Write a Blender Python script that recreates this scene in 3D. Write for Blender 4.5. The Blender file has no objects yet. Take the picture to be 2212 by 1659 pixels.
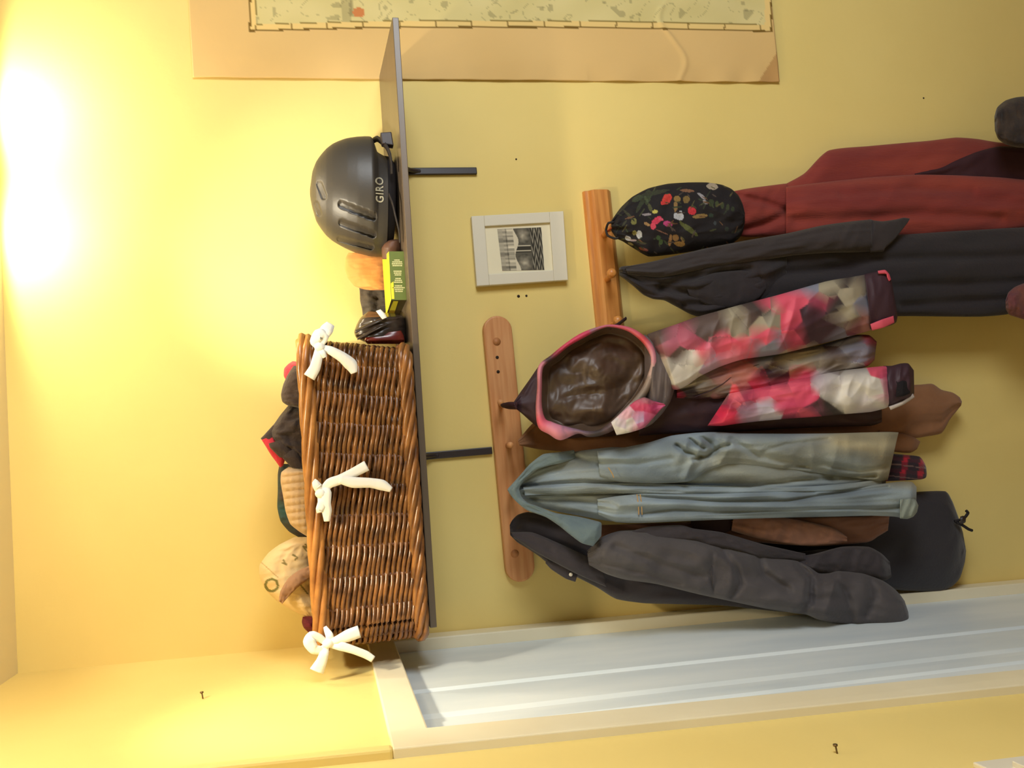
import bpy, bmesh, math, random
from mathutils import Vector, Matrix, noise
from mathutils.bvhtree import BVHTree

SC = bpy.context.scene
COL = SC.collection
PI = math.pi

# ------------------------------------------------------------------ camera
CAM = Vector((0.0, -1.9, 2.2))          # eye point, metres; back wall is the plane y = 0
FPX = 1790.0                            # focal length in pixels of the 2212 x 1659 frame
_p, _y, _r = math.radians(13.0), math.radians(4.5), math.radians(3.9)
FWD = Vector((math.sin(_y) * math.cos(_p), math.cos(_y) * math.cos(_p), -math.sin(_p)))
_rt = Vector((math.cos(_y), -math.sin(_y), 0.0))
_dn = -(_rt.cross(FWD))
IX = _dn * math.cos(_r) - _rt * math.sin(_r)      # picture right = down in the room (camera held on its side)
IY = _dn * math.sin(_r) + _rt * math.cos(_r)      # picture up = right in the room
cam_d = bpy.data.cameras.new('camera')
cam_d.sensor_fit = 'HORIZONTAL'
cam_d.sensor_width = 36.0
cam_d.lens = 36.0 * FPX / 2212.0
cam_d.clip_start = 0.05
cam_o = bpy.data.objects.new('camera', cam_d)
COL.objects.link(cam_o)
m = Matrix.Identity(4)
for i, v in enumerate((IX, IY, -FWD)):
    for k in range(3):
        m[k][i] = v[k]
m.translation = CAM
cam_o.matrix_world = m
SC.camera = cam_o

# ------------------------------------------------------------------ view, world, lights
SC.view_settings.view_transform = 'Standard'
SC.view_settings.look = 'None'
SC.view_settings.gamma = 1.0
SC.view_settings.use_curve_mapping = False
SC.view_settings.exposure = 0.0

world = bpy.data.worlds.new('room_air')
SC.world = world
world.use_nodes = True
bg = world.node_tree.nodes['Background']
bg.inputs[0].default_value = (0.95, 0.97, 0.95, 1)
bg.inputs[1].default_value = 0.13


def spot(name, loc, aim, watts, cone, blend, radius, color=(1.0, 0.89, 0.68)):
    d = bpy.data.lights.new(name, 'SPOT')
    d.energy = watts
    d.spot_size = math.radians(cone)
    d.spot_blend = blend
    d.shadow_soft_size = radius
    d.color = color
    o = bpy.data.objects.new(name, d)
    COL.objects.link(o)
    o.location = loc
    o.rotation_euler = (Vector(aim) - Vector(loc)).to_track_quat('-Z', 'Y').to_euler()
    return o


def point(name, loc, watts, radius, color=(1.0, 0.89, 0.68)):
    d = bpy.data.lights.new(name, 'POINT')
    d.energy = watts
    d.shadow_soft_size = radius
    d.color = color
    o = bpy.data.objects.new(name, d)
    COL.objects.link(o)
    o.location = loc
    return o


# the ceiling spotlights, above the top of the frame, and an added cool fill from the unseen room
spot('spotlight_shelf', (0.18, -0.74, 2.76), (0.50, 0.0, 2.13), 52, 46, 1.0, 0.03)
spot('spotlight_door', (0.12, -0.82, 2.76), (-0.40, -0.40, 2.12), 31, 48, 1.0, 0.03)
spot('spotlight_corner', (0.80, -0.12, 2.817), (0.80, -0.05, 2.5), 6.5, 172, 0.2, 0.01)
spot('spotlight_corner', (0.54, -0.12, 2.817), (0.54, -0.05, 2.5), 6.5, 172, 0.2, 0.01)
point('spotlight_spill', (0.16, -0.76, 2.78), 8.5, 0.03)
d = bpy.data.lights.new('room_fill', 'AREA')  # added soft fill, no fixture of its own
d.energy = 34
d.size = 0.9
d.color = (0.92, 0.97, 1.0)
o = bpy.data.objects.new('room_fill', d)
COL.objects.link(o)
o.location = (1.75, -1.9, 2.0)
o.rotation_euler = (Vector((-0.3, -0.3, 1.3)) - o.location).to_track_quat('-Z', 'Y').to_euler()


# ------------------------------------------------------------------ helpers
def W(px, py, y=0.0):
    """room point at depth y that lies on the sight line of a pixel of the photo (used to take measures)"""
    r = FWD + IX * ((px - 1106.0) / FPX) - IY * ((py - 829.5) / FPX)
    return CAM + r * ((y - CAM.y) / r.y)


def PX(P):
    v = Vector(P) - CAM
    z = v.dot(FWD)
    return 1106.0 + FPX * v.dot(IX) / z, 829.5 - FPX * v.dot(IY) / z


def lin(c):
    out = []
    for v in c:
        v = v / 255.0
        out.append(v / 12.92 if v <= 0.04045 else ((v + 0.055) / 1.055) ** 2.4)
    return tuple(out)


MATS = {}


def mat(name, color=(128, 128, 128), rough=0.7, bump=None, vary=None, attr=False, metal=0.0, spec=0.4, sheen=0.0,
        stretch=(1, 1, 1), weave=None, detail=4):
    """procedural material; colour in sRGB 0-255. vary=(colour2, scale): noise mix; bump=(scale, strength); weave=(scale, strength)"""
    if name in MATS:
        return MATS[name]
    M = bpy.data.materials.new(name)
    M.use_nodes = True
    nt = M.node_tree
    N, L = nt.nodes, nt.links
    b = N['Principled BSDF']
    b.inputs['Roughness'].default_value = rough
    b.inputs['Metallic'].default_value = metal
    b.inputs['Specular IOR Level'].default_value = spec
    if sheen:
        b.inputs['Sheen Weight'].default_value = sheen
        b.inputs['Sheen Roughness'].default_value = 0.5
    c = lin(color) + (1,)
    b.inputs['Base Color'].default_value = c
    tc = N.new('ShaderNodeTexCoord')
    mp = N.new('ShaderNodeMapping')
    mp.inputs['Scale'].default_value = stretch
    L.new(tc.outputs['Object'], mp.inputs[0])
    src = None
    if attr:
        a = N.new('ShaderNodeAttribute')
        a.attribute_name = 'Col'
        src = a.outputs['Color']
    if vary:
        nz = N.new('ShaderNodeTexNoise')
        nz.inputs['Scale'].default_value = vary[1]
        nz.inputs['Detail'].default_value = detail
        L.new(mp.outputs[0], nz.inputs['Vector'])
        rp = N.new('ShaderNodeMapRange')
        rp.inputs[1].default_value = 0.36
        rp.inputs[2].default_value = 0.66
        L.new(nz.outputs['Fac'], rp.inputs[0])
        mx = N.new('ShaderNodeMix')
        mx.data_type = 'RGBA'
        L.new(rp.outputs[0], mx.inputs[0])
        if src is not None:
            L.new(src, mx.inputs[6])
        else:
            mx.inputs[6].default_value = c
        mx.inputs[7].default_value = lin(vary[0]) + (1,)
        src = mx.outputs[2]
    if src is not None:
        L.new(src, b.inputs['Base Color'])
    hs = []
    if bump:
        nz = N.new('ShaderNodeTexNoise')
        nz.inputs['Scale'].default_value = bump[0]
        nz.inputs['Detail'].default_value = 5
        L.new(mp.outputs[0], nz.inputs['Vector'])
        hs.append((nz.outputs['Fac'], bump[1]))
    if weave:
        wv = N.new('ShaderNodeTexWave')
        wv.inputs['Scale'].default_value = weave[0]
        wv.inputs['Distortion'].default_value = 1.0
        L.new(tc.outputs['Object'], wv.inputs['Vector'])
        hs.append((wv.outputs['Fac'], weave[1]))
    prev = None
    for h, s in hs:
        bp = N.new('ShaderNodeBump')
        bp.inputs['Strength'].default_value = s
        bp.inputs['Distance'].default_value = 0.004
        L.new(h, bp.inputs['Height'])
        if prev is not None:
            L.new(prev, bp.inputs['Normal'])
        prev = bp.outputs['Normal']
    if prev is not None:
        L.new(prev, b.inputs['Normal'])
    MATS[name] = M
    return M


def mesh_obj(name, verts, faces, material, parent=None, smooth=True, cols=None, recalc=True, mats=None, fmat=None):
    me = bpy.data.meshes.new(name)
    me.from_pydata([tuple(v) for v in verts], [], faces)
    if recalc:
        bm = bmesh.new()
        bm.from_mesh(me)
        bmesh.ops.recalc_face_normals(bm, faces=bm.faces)
        bm.to_mesh(me)
        bm.free()
    if cols is not None:
        a = me.color_attributes.new('Col', 'FLOAT_COLOR', 'POINT')
        flat = []
        for c in cols:
            flat.extend((c[0], c[1], c[2], 1.0))
        a.data.foreach_set('color', flat)
    if mats:
        for q in mats:
            me.materials.append(q)
        me.polygons.foreach_set('material_index', fmat)
    else:
        me.materials.append(material)
    if smooth:
        me.polygons.foreach_set('use_smooth', [True] * len(me.polygons))
    ob = bpy.data.objects.new(name, me)
    COL.objects.link(ob)
    if parent is not None:
        ob.parent = parent
        ob.matrix_parent_inverse = parent.matrix_basis.inverted()
    return ob


def thing(name, label, cat, loc=(0, 0, 0), group=None):
    ob = bpy.data.objects.new(name, None)
    COL.objects.link(ob)
    ob.empty_display_size = 0.02
    ob.location = loc
    tag(ob, label, cat, group)
    return ob


def tag(ob, label, cat, group=None):
    ob['label'] = label
    ob['category'] = cat
    if group:
        ob['group'] = group
    return ob


def structure(ob):
    ob['kind'] = 'structure'
    return ob


class MB:
    """collects shapes into one mesh"""
    def __init__(s):
        s.v, s.f = [], []

    def add(s, v, f):
        n = len(s.v)
        s.v += [Vector(q) for q in v]
        s.f += [tuple(i + n for i in q) for q in f]
        return s

    def hexa(s, p):
        """8 corners: bottom 4 then top 4"""
        return s.add(p, [(0, 1, 2, 3), (4, 5, 6, 7), (0, 1, 5, 4), (1, 2, 6, 5), (2, 3, 7, 6), (3, 0, 4, 7)])

    def box(s, a, b):
        (x0, y0, z0), (x1, y1, z1) = a, b
        return s.hexa([(x0, y0, z0), (x1, y0, z0), (x1, y1, z0), (x0, y1, z0),
                       (x0, y0, z1), (x1, y0, z1), (x1, y1, z1), (x0, y1, z1)])

    def tube(s, pts, rad, n=8, closed=False, caps=True, flat=1.0, flatdir=None):
        pts = [Vector(p) for p in pts]
        m_ = len(pts)
        rads = rad if isinstance(rad, (list, tuple)) else [rad] * m_
        base = len(s.v)
        up = None
        for i in range(m_):
            if closed:
                t = (pts[(i + 1) % m_] - pts[i - 1])
            else:
                t = pts[min(i + 1, m_ - 1)] - pts[max(i - 1, 0)]
            if t.length < 1e-9:
                t = Vector((0, 0, 1))
            t.normalize()
            if flatdir is not None:
                up = Vector(flatdir)
            elif up is None:
                up = Vector((0, 0, 1)) if abs(t.z) < 0.9 else Vector((1, 0, 0))
            u = (up - t * up.dot(t))
            if u.length < 1e-6:
                u = t.orthogonal()
            u.normalize()
            if flatdir is None:
                up = u
            w = t.cross(u)
            for k in range(n):
                a = 2 * PI * k / n
                s.v.append(pts[i] + (w * math.cos(a) + u * math.sin(a) * flat) * rads[i])
        for i in range(m_ if closed else m_ - 1):
            j = (i + 1) % m_
            for k in range(n):
                k2 = (k + 1) % n
                s.f.append((base + i * n + k, base + i * n + k2, base + j * n + k2, base + j * n + k))
        if caps and not closed:
            s.f.append(tuple(base + k for k in range(n))[::-1])
            s.f.append(tuple(base + (m_ - 1) * n + k for k in range(n)))
        return s

    def ball(s, c, r, nu=16, nv=10, sc=(1, 1, 1)):
        c = Vector(c)
        v, f = [], []
        for i in range(nv + 1):
            th = PI * i / nv
            for k in range(nu):
                a = 2 * PI * k / nu
                v.append(c + Vector((math.sin(th) * math.cos(a) * sc[0], math.sin(th) * math.sin(a) * sc[1], math.cos(th) * sc[2])) * r)
        for i in range(nv):
            for k in range(nu):
                k2 = (k + 1) % nu
                f.append((i * nu + k, i * nu + k2, (i + 1) * nu + k2, (i + 1) * nu + k))
        return s.add(v, f)

    def prism(s, poly, off):
        """extrude a polygon of points by a vector (list or function of point)"""
        n = len(poly)
        off = Vector(off)
        v = [Vector(p) for p in poly] + [Vector(p) + off for p in poly]
        f = [tuple(range(n)), tuple(range(2 * n - 1, n - 1, -1))]
        for i in range(n):
            j = (i + 1) % n
            f.append((i, j, n + j, n + i))
        return s.add(v, f)

    def build(s, name, material, parent=None, smooth=False, bevel=0.0, seg=2):
        ob = mesh_obj(name, s.v, s.f, material, parent, smooth)
        if bevel:
            b = ob.modifiers.new('bevel', 'BEVEL')
            b.width = bevel
            b.segments = seg
            b.limit_method = 'ANGLE'
            b.angle_limit = math.radians(40)
        return ob


def cr(p0, p1, p2, p3, t):
    t2, t3 = t * t, t * t * t
    return 0.5 * (2 * p1 + (p2 - p0) * t + (2 * p0 - 5 * p1 + 4 * p2 - p3) * t2 + (3 * p1 - p0 - 3 * p2 + p3) * t3)


def smooth_path(rows, n, kind='cr'):
    """resample rows of numbers along their length to n rows"""
    m_ = len(rows)
    acc = [0.0]
    for i in range(1, m_):
        a, b = rows[i - 1], rows[i]
        acc.append(acc[-1] + math.sqrt(sum((b[k] - a[k]) ** 2 for k in range(min(4, len(a))))) + 1e-6)
    out = []
    j = 0
    for i in range(n):
        s_ = acc[-1] * i / (n - 1)
        while j < m_ - 2 and acc[j + 1] < s_:
            j += 1
        t = (s_ - acc[j]) / (acc[j + 1] - acc[j])
        r0, r1, r2, r3 = rows[max(j - 1, 0)], rows[j], rows[j + 1], rows[min(j + 2, m_ - 1)]
        if kind == 'cr':
            q = [cr(r0[k], r1[k], r2[k], r3[k], t) for k in range(len(r1))]
            q = [0.55 * v + 0.45 * (r1[k] + (r2[k] - r1[k]) * t) for k, v in enumerate(q)]
        else:
            q = [r1[k] + (r2[k] - r1[k]) * t for k in range(len(r1))]
        out.append(q)
    return out


def drape(amp, across, along, seed, crease=0.5):
    """fold relief for hanging cloth: long folds down the drop, a few cross creases"""
    def f(u, s, px, py):
        a = noise.noise((s * across + 0.4 * math.sin(u * 5 + seed), u * along, seed * 7.3))
        b = 1.0 - 2.2 * abs(noise.noise((s * across * 0.7 + 9.1, u * along * 1.7, seed * 3.1 + 5)))
        c = noise.noise((s * 3.0, u * along * 6.0 + s * 2.0, seed * 1.7 + 11))
        e = 1.0 - 2.3 * abs(noise.noise((s * across * 1.9 + u * 1.3, u * along * 2.4 - s, seed * 2.2 + 17)))
        return amp * 1.45 * (a + crease * b * 0.75 + 0.4 * c + 0.28 * e)
    return f


def puckers(amp, freq, seed, x0=-1e9, x1=1e9, soft=40.0):
    """wrinkles of bunched cloth across the drop, between picture columns x0 and x1"""
    def f(u, s, px, py):
        w = min(1.0, max(0.0, (px - x0) / soft)) * min(1.0, max(0.0, (x1 - px) / soft))
        if w <= 0:
            return 0.0
        v = 1.0 - 2.4 * abs(noise.noise((px * freq + 0.25 * py * freq, py * freq * 0.35, seed * 4.7)))
        return amp * w * v
    return f


def grooves(paths):
    """deep creases pressed into cloth along (px, py) lines: each is (points, depth, width in picture pixels)"""
    def f(u, s, px, py):
        d_ = 0.0
        for P, dp, wd in paths:
            best = 1e9
            for (ax, ay), (bx, by) in zip(P[:-1], P[1:]):
                if px < min(ax, bx) - 3 * wd or px > max(ax, bx) + 3 * wd:
                    continue
                vx, vy = bx - ax, by - ay
                t = max(0.0, min(1.0, ((px - ax) * vx + (py - ay) * vy) / (vx * vx + vy * vy)))
                best = min(best, math.hypot(px - ax - vx * t, py - ay - vy * t))
            if best < 3 * wd:
                d_ -= dp * math.exp(-(best / wd) ** 2)
        return d_
    return f


def loft(name, rows, material, parent=None, y=-0.1, th=0.04, back=0.35, nu=80, nv=56, folds=(), color=None, pw=0.72,
         world=False, kind='cr', round_ends=True, dent=None):
    """closed soft body: rows of (ax, ay, bx, by[, y[, th]]) give its two edges along its length; th is how far the front swells"""
    rr = []
    wmax = max(math.hypot(r[0] - r[2], r[1] - r[3]) for r in rows)
    for r in rows:
        yy = r[4] if len(r) > 4 else y
        w = math.hypot(r[0] - r[2], r[1] - r[3])
        tt = r[5] if len(r) > 5 else th * min(1.0, w / wmax * 1.3) ** 0.6
        rr.append([r[0], r[1], r[2], r[3], yy, tt])
    rr = smooth_path(rr, nu, kind)
    V, F, C = [], [], []
    for i, (ax, ay, bx, by, yy, tt) in enumerate(rr):
        u = i / (nu - 1)
        if world:
            A, B = W(ax, ay, yy), W(bx, by, yy)
            c0 = (A + B) / 2
            half = (B - A) / 2
        for j in range(nv):
            a = 2 * PI * j / nv
            s = (1 - math.cos(a)) / 2
            sn = math.sin(a)
            g = abs(sn) ** pw
            px, py = ax + (bx - ax) * s, ay + (by - ay) * s
            dep = (-tt * g) if sn >= 0 else (tt * back * g)
            if world and sn > 0:
                px, py = PX(c0 - half * math.cos(a) + Vector((0, dep, 0)))
            if sn > 0 and folds:
                k = min(1.0, g * 1.5)
                for fo in folds:
                    dep -= k * fo(u, s, px, py)
            if dent and sn > 0:
                dep += dent(px, py)
            if world:
                p = c0 - half * math.cos(a) + Vector((0, dep, 0))
            else:
                p = W(px, py, yy + dep)
            V.append(p)
            if color:
                C.append(color(px, py, u, s) if sn >= -0.2 else color(px, py, u, s))
    for i in range(nu - 1):
        for j in range(nv):
            k = (j + 1) % nv
            F.append((i * nv + j, i * nv + k, (i + 1) * nv + k, (i + 1) * nv + j))
    for i0 in (0, nu - 1):
        c = sum((V[i0 * nv + j] for j in range(nv)), Vector()) / nv
        V.append(c)
        if color:
            C.append(C[i0 * nv])
        ci = len(V) - 1
        for j in range(nv):
            k = (j + 1) % nv
            F.append((i0 * nv + j, i0 * nv + k, ci))
    return mesh_obj(name, V, F, material, parent, True, C if color else None)


def px_tube(name, pts, rad, material, parent=None, n=8, flat=1.0, smooth=True, num=None):
    """tube through (px, py, y) points"""
    num = num or max(12, 6 * len(pts))
    P = [W(q[0], q[1], q[2]) for q in smooth_path([list(p) for p in pts], num)]
    r = rad
    if isinstance(rad, (list, tuple)):
        r = [q[0] for q in smooth_path([[v] for v in rad], num, 'lin')] if len(rad) == len(pts) else rad
    return MB().tube(P, r, n, flat=flat).build(name, material, parent, smooth)


def ribbon(mb, pts, width, y_add=0.0, thick=0.0012, twist=0.0):
    """flat strip of cloth through (px, py, y) points, width in metres (number or list per point)"""
    ws = width if isinstance(width, (list, tuple)) else [width] * len(pts)
    n = 6 * len(pts)
    R = smooth_path([[p[0], p[1], p[2] + y_add, w * 1000] for p, w in zip(pts, ws)], n)
    P = [W(q[0], q[1], q[2]) for q in R]
    V, F = [], []
    for i, p in enumerate(P):
        t = (P[min(i + 1, n - 1)] - P[max(i - 1, 0)]).normalized()
        nrm = Vector((0, -1, 0))
        nrm = (nrm - t * nrm.dot(t)).normalized()
        side = t.cross(nrm)
        a = twist * math.sin(PI * i / (n - 1) * 1.5)
        sd = side * math.cos(a) + nrm * math.sin(a)
        nn = nrm * math.cos(a) - side * math.sin(a)
        w = R[i][3] / 2000.0
        for q in (-1, -0.33, 0.33, 1):
            curl = 0.12 * w * (1 - q * q)
            V.append(p + sd * w * q + nn * (curl + thick))
        for q in (1, 0.33, -0.33, -1):
            curl = 0.12 * w * (1 - q * q)
            V.append(p + sd * w * q + nn * (curl - thick))
    for i in range(n - 1):
        for k in range(8):
            k2 = (k + 1) % 8
            F.append((i * 8 + k, i * 8 + k2, (i + 1) * 8 + k2, (i + 1) * 8 + k))
    F.append(tuple(range(8)))
    F.append(tuple((n - 1) * 8 + k for k in range(8)))
    mb.add(V, F)


def seeds_color(seeds, soft):
    """printed facets: crisp straight borders, each facet fading from its own colour towards a neighbour's along one direction"""
    S = []
    for i, (a, b, c) in enumerate(seeds):
        an = (i * 2.399) % 6.283
        S.append((a, b, lin(c), math.cos(an), math.sin(an)))

    NB_ = []
    for q in S:
        tx, ty = q[0] + 20 * q[3], q[1] + 20 * q[4]
        NB_.append(min((math.hypot(w[0] - tx, w[1] - ty), w[2]) for w in S if w is not q)[1])
    S = [q + (n_,) for q, n_ in zip(S, NB_)]

    def f(px, py, u=0, s=0):
        ds = sorted(((math.hypot(px - q[0], (py - q[1]) * 1.15), q) for q in S), key=lambda t: t[0])[:3]
        (d0, q0), (d1, q1), (d2, q2) = ds
        g = max(0.0, min(1.0, 0.15 + ((px - q0[0]) * q0[3] + (py - q0[1]) * q0[4]) / 30.0)) * 0.8
        c0 = [q0[2][k] * (1 - g) + q0[5][k] * g for k in range(3)]
        hard = int(q0[0] * 3 + q1[0] * 3 + q0[1] + q1[1]) % 5 < 2
        w = 0.5 * math.exp(-(d1 - d0) / (soft * (0.3 if hard else 2.6)))
        return tuple(c0[k] * (1 - w) + q1[2][k] * w for k in range(3))
    return f


# ------------------------------------------------------------------ materials
M_wall = mat('yellow_wall_paint', (238, 213, 134), 0.62, bump=(55, 0.10), vary=((233, 207, 127), 2.2), spec=0.25)
M_ceil = mat('ceiling_paint', (238, 226, 190), 0.8, bump=(40, 0.1))
M_floor = mat('floor_boards', (120, 84, 52), 0.5, vary=((96, 64, 40), 6), stretch=(1, 12, 1))
M_trim = mat('cream_gloss_paint', (245, 234, 202), 0.38, bump=(18, 0.12), vary=((238, 225, 190), 5), spec=0.5)
M_door = mat('pale_blue_door_paint', (236, 242, 241), 0.40, bump=(14, 0.10), vary=((214, 224, 228), 7), spec=0.5, stretch=(1, 1, 0.25))
M_shelf = mat('brown_black_laminate', (104, 90, 76), 0.33, vary=((94, 82, 70), 9), spec=0.5, stretch=(0.3, 4, 4))
M_iron = mat('black_brown_steel', (48, 38, 38), 0.42, spec=0.5)
M_pine = mat('varnished_pine', (216, 148, 76), 0.34, vary=((192, 120, 56), 14), bump=(30, 0.08), stretch=(0.5, 6, 6), spec=0.5)
M_oak = mat('oiled_pale_wood', (216, 156, 102), 0.5, vary=((200, 134, 82), 16), bump=(30, 0.08), stretch=(0.4, 6, 6))
M_plug = mat('darker_wood_plug', (186, 122, 72), 0.55)
M_hole = mat('dark_hole', (52, 38, 26), 0.9)
M_white = mat('white_frame_paint', (224, 216, 196), 0.5, spec=0.4)
M_mount = mat('cream_mount_card', (236, 226, 196), 0.85)
M_attr = mat('printed_ink', (255, 255, 255), 0.85, attr=True, spec=0.2)
M_paper = mat('old_map_paper', (255, 255, 255), 0.85, attr=True, bump=(16, 0.25), spec=0.15)
M_wick = mat('varnished_willow', (138, 90, 46), 0.27, vary=((76, 46, 24), 30), spec=0.6, bump=(60, 0.1))
M_rim = mat('lamplit_willow', (190, 130, 66), 0.28, vary=((140, 88, 42), 18), spec=0.6, bump=(60, 0.1))  # lighter copy of the willow, with the lamplight on the rim in its colour
M_foot = mat('mid_brown_willow', (156, 104, 54), 0.28, vary=((98, 60, 30), 22), spec=0.6, bump=(60, 0.1))
M_wickd = mat('willow_stake', (92, 54, 28), 0.45)
M_bow = mat('white_cotton_tape', (246, 243, 234), 0.85, bump=(160, 0.2), sheen=0.2)
M_helm = mat('matt_black_shell', (58, 54, 50), 0.42, spec=0.5, bump=(180, 0.04))
M_pad = mat('black_foam_padding', (30, 26, 28), 0.85)
M_strap = mat('black_webbing', (34, 28, 28), 0.7, bump=(120, 0.3))
M_logo = mat('pale_grey_lettering', (178, 172, 150), 0.5)

XC0, XCK, ZC0 = W(31, 1455).x, 0.04234, W(31, 1455).z


def xc(z):
    """the old left wall leans a little"""
    return XC0 + XCK * (z - ZC0)


def xe(z):
    return -0.378 + 0.0614 * (z - 2.274)


ZT, YS = 2.833, -0.742

# ------------------------------------------------------------------ setting
structure(MB().box((-0.9, 0.0, 0.0), (2.6, 0.12, ZT)).build('wall_back', M_wall))
# the doorway is cut out as a recess: replace the single block by pieces around it
mb = MB()


def lwall(y0, y1, z0, z1, off0=0.0, off1=-0.3):
    return [(xc(z0) + off0, y0, z0), (xc(z0) + off0, y1, z0), (xc(z0) + off1, y1, z0), (xc(z0) + off1, y0, z0),
            (xc(z1) + off0, y0, z1), (xc(z1) + off0, y1, z1), (xc(z1) + off1, y1, z1), (xc(z1) + off1, y0, z1)]


Z_HEAD, Z_TOP, Y_FAR, Y_NEAR = 2.081, 2.138, -0.052, -0.668
mb.hexa(lwall(0, YS + 0.003, Z_HEAD + 0.003, ZT))
mb.hexa(lwall(0, Y_FAR + 0.003, 0, Z_HEAD + 0.003))
mb.hexa(lwall(Y_NEAR - 0.003, YS + 0.003, 0, Z_HEAD + 0.003, -0.045))
mb.hexa(lwall(Y_FAR, Y_NEAR, 0, Z_HEAD, -0.08))
# nearer stretch of the same wall, set back a little
mb.hexa([(xe(0) - 0.0135, YS, 0), (xe(0) - 0.0135, -4.0, 0), (xe(0) - 0.3, -4.0, 0), (xe(0) - 0.3, YS, 0),
         (xe(ZT) - 0.0135, YS, ZT), (xe(ZT) - 0.0135, -4.0, ZT), (xe(ZT) - 0.3, -4.0, ZT), (xe(ZT) - 0.3, YS, ZT)])
structure(mb.build('wall_left', M_wall))
structure(MB().box((-0.9, -4.0, ZT), (2.6, 0.12, ZT + 0.1)).build('ceiling', M_ceil))
structure(MB().box((-0.9, -4.0, -0.1), (2.6, 0.12, 0.0)).build('floor', M_floor))


def strip_piece(y0, y1, z0, z1, proud, back=-0.02):
    return lwall(y0, y1, z0, z1, proud, back)


# door casing: far upright, head, near upright
structure(MB().hexa(strip_piece(-0.002, Y_FAR, 0.02, Z_TOP, 0.006, -0.03)).build('trim_1', M_trim, bevel=0.003))
structure(MB().hexa(strip_piece(Y_FAR, Y_NEAR, Z_HEAD, Z_TOP, 0.006, -0.03)).build('trim_2', M_trim, bevel=0.003))
mb = MB()
mb.hexa([(xe(0) + 0.003, Y_NEAR, 0), (xe(0), YS, 0), (xe(0) - 0.07, YS, 0), (xe(0) - 0.07, Y_NEAR, 0),
         (xe(Z_TOP) + 0.0, Y_NEAR, Z_TOP), (xe(Z_TOP), YS, Z_TOP), (xe(Z_TOP) - 0.07, YS, Z_TOP), (xe(Z_TOP) - 0.07, Y_NEAR, Z_TOP)])
structure(mb.build('trim_3', M_trim, bevel=0.002))
# plastered corner bead above the casing
mb = MB()
mb.hexa([(xe(Z_TOP), YS + 0.02, Z_TOP), (xe(Z_TOP), YS - 0.001, Z_TOP), (xe(Z_TOP) - 0.05, YS - 0.001, Z_TOP), (xe(Z_TOP) - 0.05, YS + 0.02, Z_TOP),
         (xe(ZT), YS + 0.02, ZT), (xe(ZT), YS - 0.001, ZT), (xe(ZT) - 0.05, YS - 0.001, ZT), (xe(ZT) - 0.05, YS + 0.02, ZT)])
structure(mb.build('trim_4', M_wall, bevel=0.004))
# door with stile, sunk panel and bead
mb = MB()
prof_ = [(Y_FAR, -0.020), (-0.356, -0.020), (-0.364, -0.0245), (-0.370, -0.0245), (-0.376, -0.022), (-0.500, -0.022), (-0.516, -0.0255), (-0.545, -0.0245), (-0.556, -0.0195), (-0.590, -0.0185), (-0.598, -0.022), (Y_NEAR, -0.022)]
n_ = len(prof_)
V_ = [(xc(z_) + o_, y_, z_) for z_ in (0.01, Z_HEAD) for y_, o_ in prof_] + [(xc(z_) - 0.065, y_, z_) for z_ in (0.01, Z_HEAD) for y_ in (Y_FAR, Y_NEAR)]
F_ = [(i, i + 1, n_ + i + 1, n_ + i) for i in range(n_ - 1)]
k_ = 2 * n_
F_ += [tuple(range(n_)) + (k_ + 1, k_), tuple(range(n_, 2 * n_)) + (k_ + 3, k_ + 2), (0, n_, k_ + 2, k_), (n_ - 1, 2 * n_ - 1, k_ + 3, k_ + 1), (k_, k_ + 1, k_ + 3, k_ + 2)]
mb.add(V_, F_)
structure(mb.build('door_1', M_door, bevel=0.0025))


# ------------------------------------------------------------------ map on the wall
def map_paint(px, py):
    t = noise.noise((px * 0.006, py * 0.006, 3.1))
    paper = (222 + 8 * t, 186 + 8 * t, 124 + 8 * t)
    wav = 3.0 * math.sin(px * 0.004 + 1.0) + 2 * math.sin(px * 0.013)
    yo = 67 - 8 * (1 - min(1, abs(px - 1100) / 560)) ** 0.6 + wav * 0.4
    yi = yo - 13
    if px < 538 or py > yo + 1.5 or px > 1668:
        c = paper
    elif px < 542 or py > yo - 2.2 or px > 1664:
        c = (120, 92, 40)
    elif px < 552 or py > yi or px > 1652:
        c = (232, 200, 130)
        if abs((px - 590) % 78 - 39) < 1.6 and py > yi:
            c = (140, 112, 60)
    elif px < 554 or py > yi - 1.8:
        c = (136, 116, 60)
    else:
        n1 = noise.noise((px * 0.012, py * 0.02, 8.0))
        c = (216 + 8 * n1, 200 + 8 * n1, 140 + 10 * n1)
        n2 = noise.noise((px * 0.02, py * 0.025, 1.7))
        if 0.02 < n2 < 0.05:
            c = tuple(v * 0.86 for v in c)
        n3 = noise.noise((px * 0.05, py * 0.05, 5.7))
        if n3 > 0.42:
            c = tuple(v * 0.84 for v in c)
        if math.hypot((px - 775) / 1.2, py - 27) < 11 and n3 > -0.3:
            c = (205, 130, 78)
        if 738 < px < 760:
            c = tuple(v * 0.86 for v in c)
    # darker, browner triangle across the bottom left corner
    if (px - 1628) / 45.0 + (py - 108) / 70.0 > 1.25 + 0.25 * t:
        c = (c[0] * 0.88, c[1] * 0.82, c[2] * 0.78)
    return lin(c)


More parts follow.
